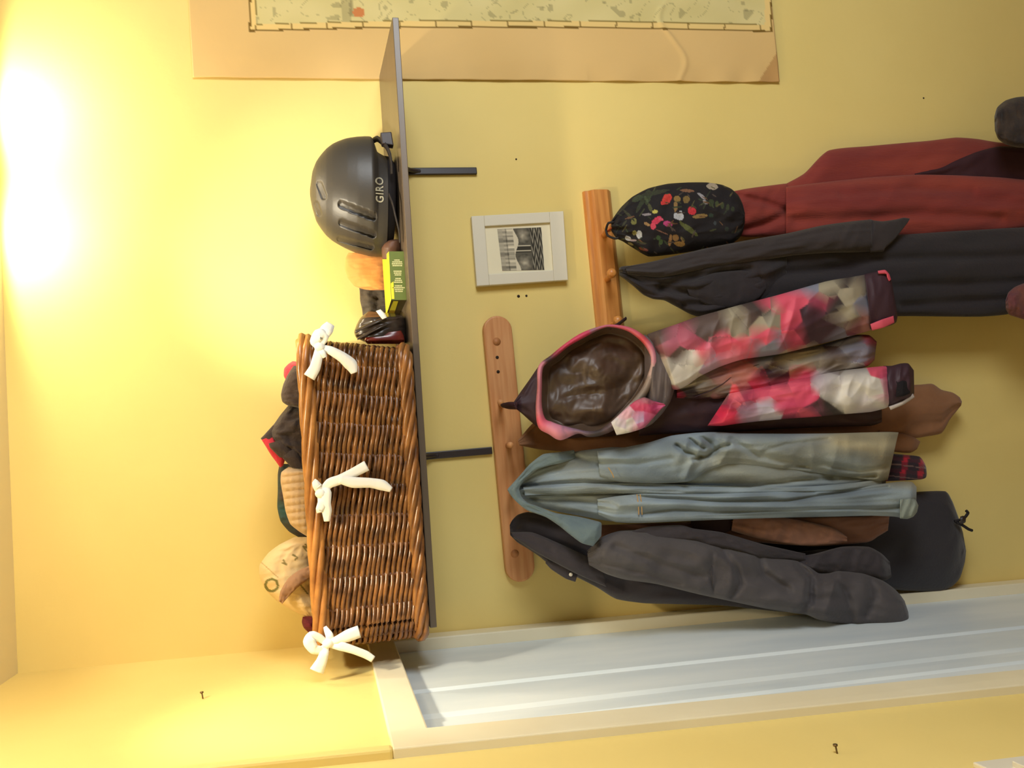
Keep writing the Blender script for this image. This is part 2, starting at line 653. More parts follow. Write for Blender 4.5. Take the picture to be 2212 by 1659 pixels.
zs = [0.972 + (2.432 - 0.972) * i / 420 for i in range(421)]
xs = []
x = 0.0
while x < 0.225:
    xs.append(x)
    x += 0.0034
while x < 0.62:
    xs.append(x)
    x += 0.02
V, F, C = [], [], []
for z in zs:
    xl = 0.885 + 0.012 * (2.43 - z) / 1.45 + 0.0012 * noise.noise((z * 9, 0, 0))
    for x in xs:
        e = max(0.0, 1 - x / 0.05)
        bot = max(0.0, 1 - (z - 0.972) / 0.10)
        lift = 0.004 + 0.005 * (0.5 + 0.5 * noise.noise((z * 5.0, x * 2.0, 2.2))) * (1 - 0.4 * e)
        lift += 0.010 * bot * bot * (0.4 + x * 1.6)
        # a vertical crease line wandering across the margin
        cz = 1.262 + 0.05 * noise.noise((x * 9, 4.0, 1.0)) - 0.05 * max(0, 0.13 - x)
        lift += 0.003 * math.exp(-((z - cz) / 0.008) ** 2) * (1 if x < 0.2 else 0.3)
        lift += 0.0025 * math.sin(z * 60 + 3 * math.sin(z * 7)) * e * (1 if z < 1.5 else 0.3)
        p = Vector((xl + x, -lift, z))
        V.append(p)
        C.append(map_paint(*PX(p)))
nx = len(xs)
for i in range(len(zs) - 1):
    for k in range(nx - 1):
        F.append((i * nx + k, i * nx + k + 1, (i + 1) * nx + k + 1, (i + 1) * nx + k))
mp = mesh_obj('wall_map', V, F, M_paper, None, True, C, recalc=False)
sm = mp.modifiers.new('thickness', 'SOLIDIFY')
sm.thickness = 0.0006
sm.offset = 0
tag(mp, 'large old paper map with tan margin pinned flat on the yellow wall', 'map')

# ------------------------------------------------------------------ shelf
X0S, X1S, ZS, SD = -0.332, 0.896, 2.014, 0.27
shelf = thing('wall_shelf', 'long dark brown-black shelf on two steel brackets holding helmet and basket', 'shelf', ((X0S + X1S) / 2, 0, ZS))
MB().hexa([(X0S, -SD, 2.012), (X1S, -SD, 1.994), (X1S, -0.001, 2.004), (X0S, -0.001, 2.020),
           (X0S, -SD, 2.025), (X1S, -SD, 2.007), (X1S, -0.001, 2.017), (X0S, -0.001, 2.033)]).build('board', M_shelf, shelf, bevel=0.0012)


def bracket(xb, ztip):
    mb = MB()
    w = 0.0085
    zt = 2.0160 - 0.01466 * xb - 0.0135
    za = zt - 0.0035
    mb.box((xb - w, -0.009, ztip), (xb + w, -0.0005, zt))                    # upright on the wall
    mb.hexa([(xb - w, -0.11, za - 0.006), (xb + w, -0.11, za - 0.006), (xb + w, -0.001, zt - 0.006), (xb - w, -0.001, zt - 0.006),
             (xb - w, -0.11, za), (xb + w, -0.11, za), (xb + w, -0.001, zt), (xb - w, -0.001, zt)])               # arm under the board
    P = []
    for i in range(15):
        a = i / 14.0
        P.append((xb, -0.006 - 0.062 * a ** 1.5, zt - 0.009 - 0.046 * (1 - a) ** 2.2))
    mb.tube(P, 0.0055, 8)
    return mb.build('bracket', M_iron, shelf, bevel=0.002)


bracket(W(1029, 371).x, W(1029, 371).z)
bracket(W(1062, 973).x, W(1062, 973).z)


# ------------------------------------------------------------------ framed print
fr = thing('framed_print', 'small white framed black and white landscape print under the shelf', 'picture', W(1122, 537))
fc = [W(1227, 605, -0.018), W(1227 - 10, 456, -0.018), W(1018, 467, -0.018), W(1030, 618, -0.018)]
# bottom left, bottom right, top right, top left as one sees it upright
BL, BR, TR, TL = fc


def fq(u, v, y):
    p = BL * (1 - u) * (1 - v) + BR * u * (1 - v) + TR * u * v + TL * (1 - u) * v
    return Vector((p.x, y, p.z))


mb = MB()
for (u0, u1, v0, v1) in ((0, 1, 0, 0.155), (0, 1, 0.865, 1), (0, 0.155, 0.155, 0.865), (0.845, 1, 0.155, 0.865)):
    mb.hexa([fq(u0, v0, -0.003), fq(u1, v0, -0.003), fq(u1, v0, -0.019), fq(u0, v0, -0.019),
             fq(u0, v1, -0.003), fq(u1, v1, -0.003), fq(u1, v1, -0.019), fq(u0, v1, -0.019)])
mb.build('frame', M_white, fr, bevel=0.0015)
mb = MB()
mb.hexa([fq(0.14, 0.14, -0.004), fq(0.86, 0.14, -0.004), fq(0.86, 0.14, -0.012), fq(0.14, 0.14, -0.012),
         fq(0.14, 0.88, -0.004), fq(0.86, 0.88, -0.004), fq(0.86, 0.88, -0.012), fq(0.14, 0.88, -0.012)])
mb.build('mount', M_mount, fr)


def print_paint(u, v):
    """u right, v up, 0-1: sky and town over round trees over ploughed fields"""
    n = noise.noise((u * 14, v * 14, 2.0))
    if v > 0.66:
        g = 176 + 22 * math.sin(u * 60) * (1 if v < 0.9 else 0.3)
        if int(u * 9) % 3 == 0:
            g -= 34
        if v < 0.80 and math.sin(u * 34 + 1) > 0.35:
            g += 34
        if 0.80 < v < 0.83:
            g -= 30
    elif v > 0.60 - 0.05 * math.cos(u * 9):
        g = 216
    elif v > 0.26:
        d1 = math.hypot((u - 0.83) / 0.22, (v - 0.44) / 0.17)
        d2 = math.hypot((u - 0.17) / 0.22, (v - 0.45) / 0.20)
        g = 96
        for d_ in (d1, d2):
            if d_ < 1:
                g = 86 + 90 * (1 - d_) + 26 * n
        if 0.42 < u < 0.60 and v > 0.28:
            g = 62
            if abs(u - 0.585) < 0.014 or abs(u - 0.46) < 0.014:
                g = 190
    else:
        t = (u * 5 + 1.6 * abs((v * 9) % 1 - 0.5) * 2)
        g = 92 + 62 * math.sin(t * 4.2) + 24 * n
    g = max(50, min(226, g))
    return lin((g, g * 0.95, g * 0.84))


V, F, C = [], [], []
nu_, nv_ = 110, 110
# print sits inside the mount, slightly towards its lower edge
p00, p10, p11, p01 = W(1176, 583, -0.0126), W(1169, 491, -0.0126), W(1074, 495, -0.0126), W(1085, 585, -0.0126)
for i in range(nv_ + 1):
    for k in range(nu_ + 1):
        u, v = k / nu_, i / nv_
        V.append(p00 * (1 - u) * (1 - v) + p10 * u * (1 - v) + p11 * u * v + p01 * (1 - u) * v)
        C.append(print_paint(u, v))
for i in range(nv_):
    for k in range(nu_):
        a = i * (nu_ + 1) + k
        F.append((a, a + 1, a + nu_ + 2, a + nu_ + 1))
mesh_obj('print', V, F, M_attr, fr, False, C, recalc=False)['label'] = 'black and white relief print of trees and fields'


# ------------------------------------------------------------------ peg rails
def peg(parent, material, px, py, length=0.075, rad=0.0075, knob=True, y0=-0.02):
    p = W(px, py, y0)
    P, R_ = [], []
    for i in range(14):
        t = i / 13.0
        P.append(p + Vector((0, -length * t, 0.014 * t)))
        r = rad * (1.15 - 0.35 * math.sin(PI * min(1, t * 1.15)))
        if knob and t > 0.72:
            r = rad * (0.85 + 0.75 * math.sin(PI * (t - 0.72) / 0.30))
        R_.append(max(r, 0.003))
    return MB().tube(P, R_, 12).build('peg', material, parent, True)


rail = thing('coat_rack', 'varnished pine peg rail with square ends behind the floral bag', 'coat rack', W(1300, 560))
zt_, zb_ = W(1257, 417).z, W(1317, 420).z
xr, xl = W(1290, 415).x, W(1330, 790).x
prof = [(0, zt_), (-0.006, zt_), (-0.010, zt_ - 0.004), (-0.011, zt_ - 0.012), (-0.017, zt_ - 0.018), (-0.021, zt_ - 0.024), (-0.021, zb_ + 0.014),
        (-0.017, zb_ + 0.008), (-0.010, zb_ + 0.003), (-0.006, zb_), (0, zb_)]
MB().prism([(xr, yy - 0.0005, zz) for yy, zz in prof], (xl - xr, 0, -0.003)).build('board', M_pine, rail, bevel=0.001)
peg(rail, M_pine, 1305, 507)
peg(rail, M_pine, 1312, 603)
peg(rail, M_pine, 1325, 702)

rail2 = thing('coat_rack', 'plain pale wood peg rail with rounded ends under the basket', 'coat rack', W(1095, 970))
A, B = W(1072, 716), W(1120, 1222)
rad = (W(1042, 760).z - W(1104, 760).z) / 2
poly = []
for i in range(17):
    a = -PI / 2 + PI * i / 16
    poly.append(Vector((A.x + rad * math.cos(a), -0.0005, A.z + rad * math.sin(a))))
for i in range(17):
    a = PI / 2 + PI * i / 16
    poly.append(Vector((B.x + rad * math.cos(a), -0.0005, B.z + rad * math.sin(a))))
MB().prism(poly, (0, -0.019, 0)).build('board', M_oak, rail2, bevel=0.004)
for (hx, hy) in ((1074, 772), (1076, 803)):
    p = W(hx, hy, -0.0195)
    MB().tube([p + Vector((0, 0.003, 0)), p + Vector((0, -0.0008, 0))], 0.0038, 14).build('screw_hole', M_hole, rail2, True)
for (hx, hy) in ((1073, 738), (1112, 1196)):
    p = W(hx, hy, -0.0195)
    MB().tube([p + Vector((0, 0.003, 0)), p + Vector((0, -0.0005, 0))], 0.0095, 20).build('wood_plug', M_plug, rail2, True)
for (hx, hy) in ((1082, 872), (1098, 962), (1105, 1055), (1112, 1130)):
    peg(rail2, M_oak, hx, hy, 0.085 if 900 < hy < 1000 else 0.06, 0.0062, False)

# ------------------------------------------------------------------ small things on the walls
mb = MB()
nl = W(440, 1522)
M_nail = mat('dull_steel', (120, 96, 60), 0.4, metal=0.6)


def nail(label, y, z, base_x, length):
    t = thing('nail', label, 'nail', (base_x, y, z))
    MB().tube([(base_x - 0.004, y, z), (base_x + length, y, z + 0.002)], 0.0012, 8).build('shank', M_nail, t, True)
    MB().tube([(base_x + length - 0.001, y, z + 0.002), (base_x + length + 0.0012, y, z + 0.002)], 0.0030, 12).build('head', M_nail, t, True)


nail('small nail standing out of the wall above the door', -0.345, 2.432, xc(2.432), 0.011)
nail('small nail standing out of the yellow wall in front of the door casing', -0.893, 1.573, xe(1.573) - 0.0135, 0.011)


def screw_hole(label, px, py, r, group=None):
    p = W(px, py)
    o = MB().tube([p + Vector((0, 0.002, 0)), p + Vector((0, -0.0006, 0))], r, 12).build('screw_hole', M_hole, None, True)
    tag(o, label, 'screw hole', group)


screw_hole('larger of two small dark screw holes in the wall left of the framed print', 1120, 640, 0.0036, 'screw holes by the print')
screw_hole('smaller of two small dark screw holes in the wall left of the framed print', 1137, 639, 0.0028, 'screw holes by the print')
screw_hole('tiny dark nail hole in the wall between the right shelf bracket and the map', 1115, 344, 0.0022)
screw_hole('tiny brown mark in the wall above the red coat', 1995, 212, 0.0024)

sw = thing('light_switch', 'white light switch plate on the near wall at the corner of the picture', 'light switch', (xe(1.42) - 0.0135, -1.06, 1.41))
xs0 = lambda z: xe(z) - 0.0135
y0_, y1_, z0_, z1_ = -0.985, -1.07, 1.345, 1.447
MB().hexa([(xs0(z0_), y0_, z0_), (xs0(z0_), y1_, z0_), (xs0(z0_) + 0.008, y1_, z0_), (xs0(z0_) + 0.008, y0_, z0_),
           (xs0(z1_), y0_, z1_), (xs0(z1_), y1_, z1_), (xs0(z1_) + 0.008, y1_, z1_), (xs0(z1_) + 0.008, y0_, z1_)]).build('plate', M_white, sw, bevel=0.002)
zc_ = (z0_ + z1_) / 2
MB().hexa([(xs0(zc_) + 0.006, -1.012, zc_ - 0.018), (xs0(zc_) + 0.006, -1.044, zc_ - 0.018), (xs0(zc_) + 0.012, -1.044, zc_ - 0.018), (xs0(zc_) + 0.012, -1.012, zc_ - 0.018),
           (xs0(zc_) + 0.006, -1.012, zc_ + 0.018), (xs0(zc_) + 0.006, -1.044, zc_ + 0.018), (xs0(zc_) + 0.016, -1.044, zc_ + 0.018), (xs0(zc_) + 0.016, -1.012, zc_ + 0.018)]).build('rocker', M_white, sw, bevel=0.001)

# ------------------------------------------------------------------ helmet on the shelf
helm = thing('helmet', 'matt black helmet with slotted vents standing on the shelf', 'helmet', W(835, 428, -0.15))
VENTS = [((738, 441), (806, 468), 6.5), ((738, 481), (806, 506), 6.0), ((734, 516), (802, 533), 5.5), ((690, 398), (700, 424), 6), ((683, 440), (690, 462), 5)]


def helm_dent(px, py):
    d_ = 0.0
    for (a, b, r) in VENTS:
        ab = (b[0] - a[0], b[1] - a[1])
        t = max(0, min(1, ((px - a[0]) * ab[0] + (py - a[1]) * ab[1]) / (ab[0] ** 2 + ab[1] ** 2)))
        q = math.hypot(px - a[0] - ab[0] * t, py - a[1] - ab[1] * t) / r
        if q < 1.25:
            dd = 0.014 * (0.35 + 0.65 * t) if a[0] > 700 else 0.004
            d_ = max(d_, dd * min(1, (1.25 - q) * 2.6))
    return d_


def hw(y0, y1):
    return (y1 - y0) / 2 / 1000 * 0.80


hs = [(669.5, 408, 420), (671, 398, 432), (675, 372, 450), (683, 352, 476), (693, 338, 492), (705, 325, 507), (718, 315.5, 518), (731, 309.5, 526), (748, 304, 535), (769, 301, 544), (786, 300, 548), (798, 300.5, 551), (803, 305, 552), (808, 318, 552.5), (813, 332, 553), (824, 339, 553), (833, 343, 552)]
shell = loft('shell', [(x_, a, x_, b, -0.145, hw(a, b)) for x_, a, b in hs], M_helm, helm, back=0.95, nu=150, nv=220, pw=1.0, world=True, dent=helm_dent)
shell.matrix_world
# foam liner and retention ring under the rim
loft('liner', [(x_, a, x_, b, -0.145, hw(a, b) * 0.97) for x_, a, b in ((826, 340, 546), (838, 342, 544), (846, 350, 536), (850, 356, 520))], M_pad, helm, back=0.95, nu=20, nv=90, pw=1.0, world=True)
# chin strap with buckle lying on the shelf
px_tube('chin_strap', [(806, 304, -0.15), (816, 300, -0.19), (834, 316, -0.225), (842, 334, -0.235), (845, 356, -0.24), (846, 376, -0.235)], 0.0065, M_strap, helm, flat=0.35)
px_tube('chin_strap', [(840, 420, -0.235), (848, 440, -0.245), (855, 470, -0.245), (862, 500, -0.24), (864, 524, -0.23)], 0.005, M_strap, helm, flat=0.35)
mb = MB()
a_, b_, c_, d_ = W(820, 294, -0.205), W(844, 292, -0.205), W(849, 322, -0.205), W(824, 318, -0.205)
mb.hexa([d_, c_, c_ + Vector((0, -0.02, 0)), d_ + Vector((0, -0.02, 0)), a_, b_, b_ + Vector((0, -0.02, 0)), a_ + Vector((0, -0.02, 0))])
mb.build('buckle', M_iron, helm, bevel=0.002)
# raised lettering across the brow, laid onto the shell
bpy.context.view_layer.update()
bv = BVHTree.FromObject(shell, bpy.context.evaluated_depsgraph_get())
fc_ = bpy.data.curves.new('lettering', 'FONT')
fc_.body = 'GIRO'
fc_.size = 1.0
fc_.space_character = 1.12
fc_.offset = 0.012
fo = bpy.data.objects.new('lettering_source', fc_)
COL.objects.link(fo)
bpy.context.view_layer.update()
tm = bpy.data.meshes.new_from_object(fo.evaluated_get(bpy.context.evaluated_depsgraph_get()))
bpy.data.objects.remove(fo)
vx = [v.co.x for v in tm.vertices]
vy = [v.co.y for v in tm.vertices]
x0, x1, y0, y1 = min(vx), max(vx), min(vy), max(vy)
TV = []
for v in tm.vertices:
    s_, t_ = (v.co.x - x0) / (x1 - x0), (v.co.y - y0) / (y1 - y0)
    px, py = 829.0 - 16.5 * t_ - 1.5 * s_, 438.0 - 54.0 * s_ - 1.5 * t_
    dr_ = (W(px, py, 0) - CAM).normalized()
    h = bv.ray_cast(CAM, dr_)
    hit = h[0] if h[0] is not None else W(px, py, -0.24)
    TV.append(hit - dr_ * 0.0009)
lo = mesh_obj('lettering', TV, [tuple(p.vertices) for p in tm.polygons], M_logo, helm, False)
lo['label'] = 'pale grey GIRO lettering'
sm = lo.modifiers.new('thickness', 'SOLIDIFY')
sm.thickness = 0.0008
sm.offset = 0.0

# ------------------------------------------------------------------ things between helmet and basket
M_tan = mat('tan_suede', (222, 152, 84), 0.9, bump=(90, 0.25), sheen=0.12)
o = loft('tan_cap', [(752, 546, 838, 546, -0.075, 0.010), (746, 558, 842, 558), (745, 580, 844, 580), (751, 600, 845, 600), (766, 618, 845, 618), (786, 625, 845, 625), (800, 627, 842, 627, -0.075, 0.01)],
         M_tan, None, y=-0.075, th=0.018, nu=60, nv=50, folds=[drape(0.003, 3, 3, 4)])
tag(o, 'rounded tan cap standing behind the green box', 'cap')
M_dgrey = mat('dark_grey_fleece', (74, 66, 56), 0.95, bump=(120, 0.4), sheen=0.12)
o = loft('grey_glove', [(776, 598, 840, 598, -0.035, 0.01), (774, 610, 848, 610), (777, 630, 850, 630), (778, 650, 852, 650), (782, 668, 856, 668), (784, 684, 858, 684), (790, 700, 860, 700, -0.035, 0.015)],
         M_dgrey, None, y=-0.035, th=0.018, nu=50, nv=50, folds=[drape(0.008, 4, 4, 9)])
tag(o, 'dark grey fleece glove bundled behind the green box and goggles', 'glove')
M_case = mat('brown_leather', (92, 62, 46), 0.5, bump=(70, 0.3))
o = loft('brown_case', [(826, 560, 866, 560, -0.17, 0.018), (824, 536, 867, 536), (829, 525, 867, 525), (838, 519, 866, 519), (848, 517, 862, 517, -0.17, 0.008)],
         M_case, None, y=-0.17, th=0.03, nu=30, nv=40)
tag(o, 'brown leather case with a rounded end beside the green box', 'case')

M_green = mat('olive_green_carton', (98, 112, 48), 0.5, vary=((88, 102, 42), 9))
M_yel = mat('lemon_yellow_carton', (226, 214, 52), 0.45)
M_txt = mat('cream_print', (214, 208, 150), 0.6)
M_dg = mat('dark_olive_carton', (70, 62, 34), 0.5)
box = thing('carton', 'small green and yellow cardboard box with printed side lying on the shelf', 'box', W(866, 596, -0.21))
yf, yb = -0.225, -0.125
c8 = [W(872, 543, yf), W(880, 648, yf), W(873, 683, yb + 0.03), W(862, 560, yb),
      W(840, 543, yf), W(845, 648, yf), W(834, 683, yb + 0.03), W(826, 560, yb)]
V = c8
F = [(0, 1, 5, 4), (4, 5, 6, 7), (1, 2, 6, 5), (2, 3, 7, 6), (3, 0, 4, 7), (0, 3, 2, 1)]
mesh_obj('body', V, F, None, box, False, mats=[M_green, M_yel, M_dg], fmat=[0, 1, 2, 1, 0, 0])


def fbox(u, v, out=-0.0005):
    p = c8[0] * (1 - u) * (1 - v) + c8[1] * u * (1 - v) + c8[5] * u * v + c8[4] * (1 - u) * v
    return p + Vector((0, out, 0))


mb = MB()
rng = random.Random(4)
for (u0, rows) in ((0.17, (0.36, 0.68, 0.70, 0.66)), (0.40, (0.52, 0.48, 0.44)), (0.55, (0.36, 0.48, 0.54)), (0.70, (0.46, 0.78, 0.56, 0.48))):
    for i, w in enumerate(rows):
        u = u0 + i * 0.038
        v = 0.5 - w / 2
        while v < 0.5 + w / 2 - 0.02:
            dv = min(0.05 + 0.07 * rng.random(), 0.5 + w / 2 - v)
            q = [fbox(u, v), fbox(u + 0.022, v), fbox(u + 0.022, v + dv), fbox(u, v + dv)]
            mb.add(q, [(0, 1, 2, 3)])
            v += dv + 0.018
mb.build('printed_text', M_txt, box)['label'] = 'rows of tiny cream print'
mb = MB()
mb.add([fbox(0.62, 0.80), fbox(0.98, 0.80), fbox(0.98, 0.97), fbox(0.66, 0.97)], [(0, 1, 2, 3)])
mb.build('printed_stripe', M_yel, box)['label'] = 'yellow stripe along the top edge'
e0, e1, e2, e3 = c8[1], c8[5], c8[6], c8[2]
mb = MB()
ex = Vector((-0.0006, -0.0003, 0))
eq = lambda u, v: (e0 * (1 - u) * (1 - v) + e3 * u * (1 - v) + e2 * u * v + e1 * (1 - u) * v) + ex
mb.add([eq(0.05, 0.55), eq(0.05, 0.85), eq(0.97, 0.95), eq(0.97, 0.6)], [(0, 1, 2, 3)])
mb.build('end_stripe', M_yel, box)['label'] = 'yellow stripe on the end flap'

M_gog = mat('glossy_black_frame', (56, 46, 40), 0.25, spec=0.6)
M_lens = mat('dark_red_lens', (104, 34, 26), 0.18, spec=0.7)
gog = thing('goggles', 'black goggles with a dark red lens wedged against the basket', 'goggles', W(868, 705, -0.2))
loft('frame', [(796, 672, 862, 678, -0.16, 0.015), (779, 686, 872, 684), (770, 702, 876, 696), (765, 718, 877, 712), (770, 730, 877, 732), (786, 738, 876, 741, -0.17, 0.02)], M_gog, gog, y=-0.18, th=0.045, nu=60, nv=60, folds=[drape(0.004, 2, 2, 3)])
loft('lens', [(794, 724, 866, 714, -0.222, 0.004), (788, 730, 872, 724), (788, 737, 874, 734), (794, 743, 872, 743, -0.21, 0.005)], M_lens, gog, y=-0.218, th=0.012, nu=30, nv=36)
px_tube('strap', [(768, 716, -0.222), (790, 705, -0.230), (815, 694, -0.232), (832, 688, -0.226)], 0.0055, M_gog, gog, flat=0.4)
px_tube('strap', [(772, 732, -0.226), (795, 720, -0.234), (818, 708, -0.236), (836, 700, -0.230)], 0.004, M_gog, gog, flat=0.4)
o = loft('white_tag', [(812, 672, 822, 668, -0.236, 0.002), (818, 680, 832, 678), (826, 690, 836, 686, -0.236, 0.002)], M_bow, gog, y=-0.236, th=0.004, nu=14, nv=16)
o['label'] = 'small white cloth tag'

# ------------------------------------------------------------------ wicker basket
bask = thing('wicker_basket', 'long brown wicker basket with white bows standing on the shelf', 'basket', (-0.06, -0.15, ZS + 0.006))
BX0, BX1, BY0, BY1, BZ0 = -0.338, 0.207, -0.292, -0.040, 2.0262
TX0, TX1, TY0, TY1, TZ = -0.336, 0.236, -0.300, -0.022, 2.222


def rrect(t, v, out=0.0):
    """point at fraction t round the basket at height v, pushed outwards"""
    x0_, x1_ = BX0 + (TX0 - BX0) * v - out, BX1 + (TX1 - BX1) * v + out
    y0_, y1_ = BY0 + (TY0 - BY0) * v - out, BY1 + (TY1 - BY1) * v + out
    r = 0.035
    lx, ly = x1_ - x0_ - 2 * r, y1_ - y0_ - 2 * r
    arc = PI * r / 2
    tot = 2 * (lx + ly) + 4 * arc
    s_ = (t % 1.0) * tot
    z = BZ0 + (TZ - BZ0) * v
    sl = -0.01466 * (1 - v) - 0.006 * v
    seq = [('l', lx), ('a', arc), ('l', ly), ('a', arc), ('l', lx), ('a', arc), ('l', ly), ('a', arc)]
    x_, y_, dx, dy = x0_ + r, y0_, 1.0, 0.0
    for k_, ln in seq:
        q = min(s_, ln)
        if k_ == 'l':
            if s_ <= ln:
                return Vector((x_ + dx * q, y_ + dy * q, z + sl * (x_ + dx * q))), Vector((dy, -dx, 0))
            x_, y_ = x_ + dx * ln, y_ + dy * ln
        else:
            cx_, cy_ = x_ - dy * r, y_ + dx * r
            a = q / r
            ox, oy = x_ - cx_, y_ - cy_
            rx, ry = ox * math.cos(a) - oy * math.sin(a), ox * math.sin(a) + oy * math.cos(a)
            if s_ <= ln:
                return Vector((cx_ + rx, cy_ + ry, z + sl * (cx_ + rx))), Vector((rx, ry, 0)).normalized()
            x_, y_ = cx_ - oy, cy_ + ox
            dx, dy = -dy, dx
        s_ -= ln
    return Vector((x0_ + r, y0_, z)), Vector((0, -1, 0))


NST, NROW = 28, 19
mb = MB()
rng = random.Random(7)
for r_ in range(NROW):
    v0 = (r_ + 0.9) / (NROW + 1.2)
    for hset in range(2):
        pts = []
        n = NST * 8
        ph = rng.uniform(-0.25, 0.25)
        for i in range(n):
            t = i / n
            a = PI * (i / 8.0) + hset * PI + ph
            dv = -0.0046 * math.sin(a) + 0.0010 * noise.noise((t * 30, r_ * 1.3, hset))
            p, nrm = rrect(t, v0 + 0.006 * math.sin(t * 6.28 * 2 + r_))
            pts.append(p + nrm * (0.0066 * math.cos(a)) + Vector((0, 0, dv)))
        mb.tube(pts, 0.0043, 6, closed=True)
mb.build('woven_sides', M_wick, bask, True)
mb = MB()
for i in range(NST):
    t = (i + 0.5) / NST
    mb.tube([rrect(t, v / 8.0, -0.001)[0] for v in range(0, 9)], 0.0042, 6)
mb.build('stakes', M_wickd, bask, True)


def braid(name, v, r_out, r_strand, strands, turns, out, dz, material):
    mb = MB()
    for k in range(strands):
        pts = []
        n = turns * 12
        for i in range(n):
            t = i / n
            a = -2 * PI * turns * t + 2 * PI * k / strands
            p, nrm = rrect(t, v, out)
            pts.append(p + nrm * r_out * math.cos(a) + Vector((0, 0, dz + r_out * math.sin(a))))
        mb.tube(pts, r_strand, 7, closed=True)
    return mb.build(name, material, bask, True)


braid('rim', 1.0, 0.0105, 0.0066, 5, 4, 0.003, 0.004, M_rim)
braid('foot_border', 0.055, 0.0095, 0.0060, 5, 7, 0.004, 0.002, M_foot)
mb = MB()
ring = [rrect(i / 80, 0.02, -0.006)[0] for i in range(80)]
mb.prism(ring, (0, 0, 0.006))
mb.build('base', M_wickd, bask)

# bows of white tape that tie the lining to the rim
YB = -0.320


def bow(name, strips, knot):
    mb = MB()
    for pts, w in strips:
        ribbon(mb, pts, w)
    p = W(knot[0], knot[1], knot[2])
    mb.ball(p, 0.0085, 12, 8, (1.0, 0.7, 1.15))
    return mb.build(name, M_bow, bask, True)


bow('ribbon_bow', [
    ([(688, 748, YB - 0.006), (694, 730, YB - 0.012), (706, 712, YB - 0.014), (714, 700, YB - 0.008)], [0.010, 0.020, 0.024, 0.016]),
    ([(688, 750, YB - 0.006), (680, 738, YB - 0.010), (690, 722, YB - 0.016), (700, 728, YB - 0.014), (692, 748, YB - 0.008)], [0.010, 0.018, 0.022, 0.018, 0.010]),
    ([(690, 750, YB - 0.006), (714, 757, YB - 0.012), (740, 772, YB - 0.010), (758, 788, YB - 0.006), (765, 806, YB - 0.004)], [0.010, 0.016, 0.020, 0.024, 0.012]),
    ([(688, 752, YB - 0.006), (686, 772, YB - 0.012), (680, 795, YB - 0.010), (668, 815, YB - 0.006)], [0.012, 0.018, 0.020, 0.022]),
    ([(690, 752, YB - 0.008), (698, 764, YB - 0.014), (702, 772, YB - 0.012)], [0.010, 0.010, 0.008]),
], (690, 749, YB - 0.010))
bow('ribbon_bow', [
    ([(692, 1064, YB - 0.006), (712, 1044, YB - 0.012), (734, 1036, YB - 0.012), (762, 1022, YB - 0.008), (792, 1006, YB - 0.004)], [0.010, 0.018, 0.018, 0.018, 0.020]),
    ([(734, 1036, YB - 0.014), (762, 1042, YB - 0.012), (800, 1043, YB - 0.008), (826, 1048, YB - 0.006), (845, 1058, YB - 0.004)], [0.014, 0.020, 0.018, 0.020, 0.010]),
    ([(692, 1066, YB - 0.006), (684, 1050, YB - 0.012), (680, 1040, YB - 0.010), (690, 1052, YB - 0.012)], [0.012, 0.014, 0.010, 0.012]),
    ([(692, 1066, YB - 0.006), (696, 1085, YB - 0.012), (690, 1102, YB - 0.012), (698, 1092, YB - 0.008)], [0.012, 0.016, 0.014, 0.010]),
    ([(694, 1066, YB - 0.008), (706, 1062, YB - 0.012), (704, 1088, YB - 0.012), (706, 1104, YB - 0.010), (706, 1126, YB - 0.006)], [0.010, 0.016, 0.018, 0.018, 0.010]),
], (692, 1066, YB - 0.010))
bow('ribbon_bow', [
    ([(706, 1390, YB - 0.006), (690, 1378, YB - 0.012), (674, 1374, YB - 0.016), (668, 1386, YB - 0.016), (678, 1402, YB - 0.014), (694, 1404, YB - 0.010), (706, 1394, YB - 0.006)], [0.010, 0.014, 0.018, 0.022, 0.018, 0.014, 0.010]),
    ([(708, 1390, YB - 0.006), (728, 1382, YB - 0.012), (752, 1373, YB - 0.010), (776, 1364, YB - 0.006)], [0.010, 0.014, 0.022, 0.022]),
    ([(710, 1392, YB - 0.006), (734, 1395, YB - 0.012), (764, 1404, YB - 0.010), (790, 1414, YB - 0.006), (806, 1424, YB - 0.004)], [0.010, 0.016, 0.014, 0.014, 0.012]),
    ([(704, 1394, YB - 0.006), (700, 1412, YB - 0.012), (694, 1430, YB - 0.010), (684, 1450, YB - 0.006)], [0.012, 0.016, 0.020, 0.026]),
    ([(710, 1390, YB - 0.006), (712, 1374, YB - 0.010), (706, 1362, YB - 0.006), (702, 1354, YB - 0.002)], [0.010, 0.014, 0.010, 0.006]),
], (708, 1390, YB - 0.010))

# ------------------------------------------------------------------ woollens heaped in the basket
M_redk = mat('red_wool', (190, 44, 58), 0.95, bump=(160, 0.5), sheen=0.12)
M_brk = mat('dark_brown_wool', (64, 50, 42), 0.95, bump=(160, 0.5), sheen=0.12)
M_blk = mat('black_brown_fleece', (58, 46, 40), 0.95, bump=(140, 0.5), sheen=0.12)
M_beige = mat('beige_wool', (190, 158, 116), 0.95, bump=(160, 0.4), sheen=0.12)
M_scarf = mat('purple_brown_scarf', (74, 52, 50), 0.95, bump=(120, 0.4), vary=((46, 74, 70), 14))
o = loft('red_hat', [(632, 780, 690, 786, -0.13, 0.02), (623, 786, 690, 790), (614, 796, 690, 790), (613, 812, 690, 812), (620, 826, 690, 830, -0.13, 0.02)], M_redk, None, y=-0.13, th=0.05, nu=40, nv=40, folds=[drape(0.004, 5, 3, 2)])
tag(o, 'red knitted hat poking out at the right end of the basket', 'hat')
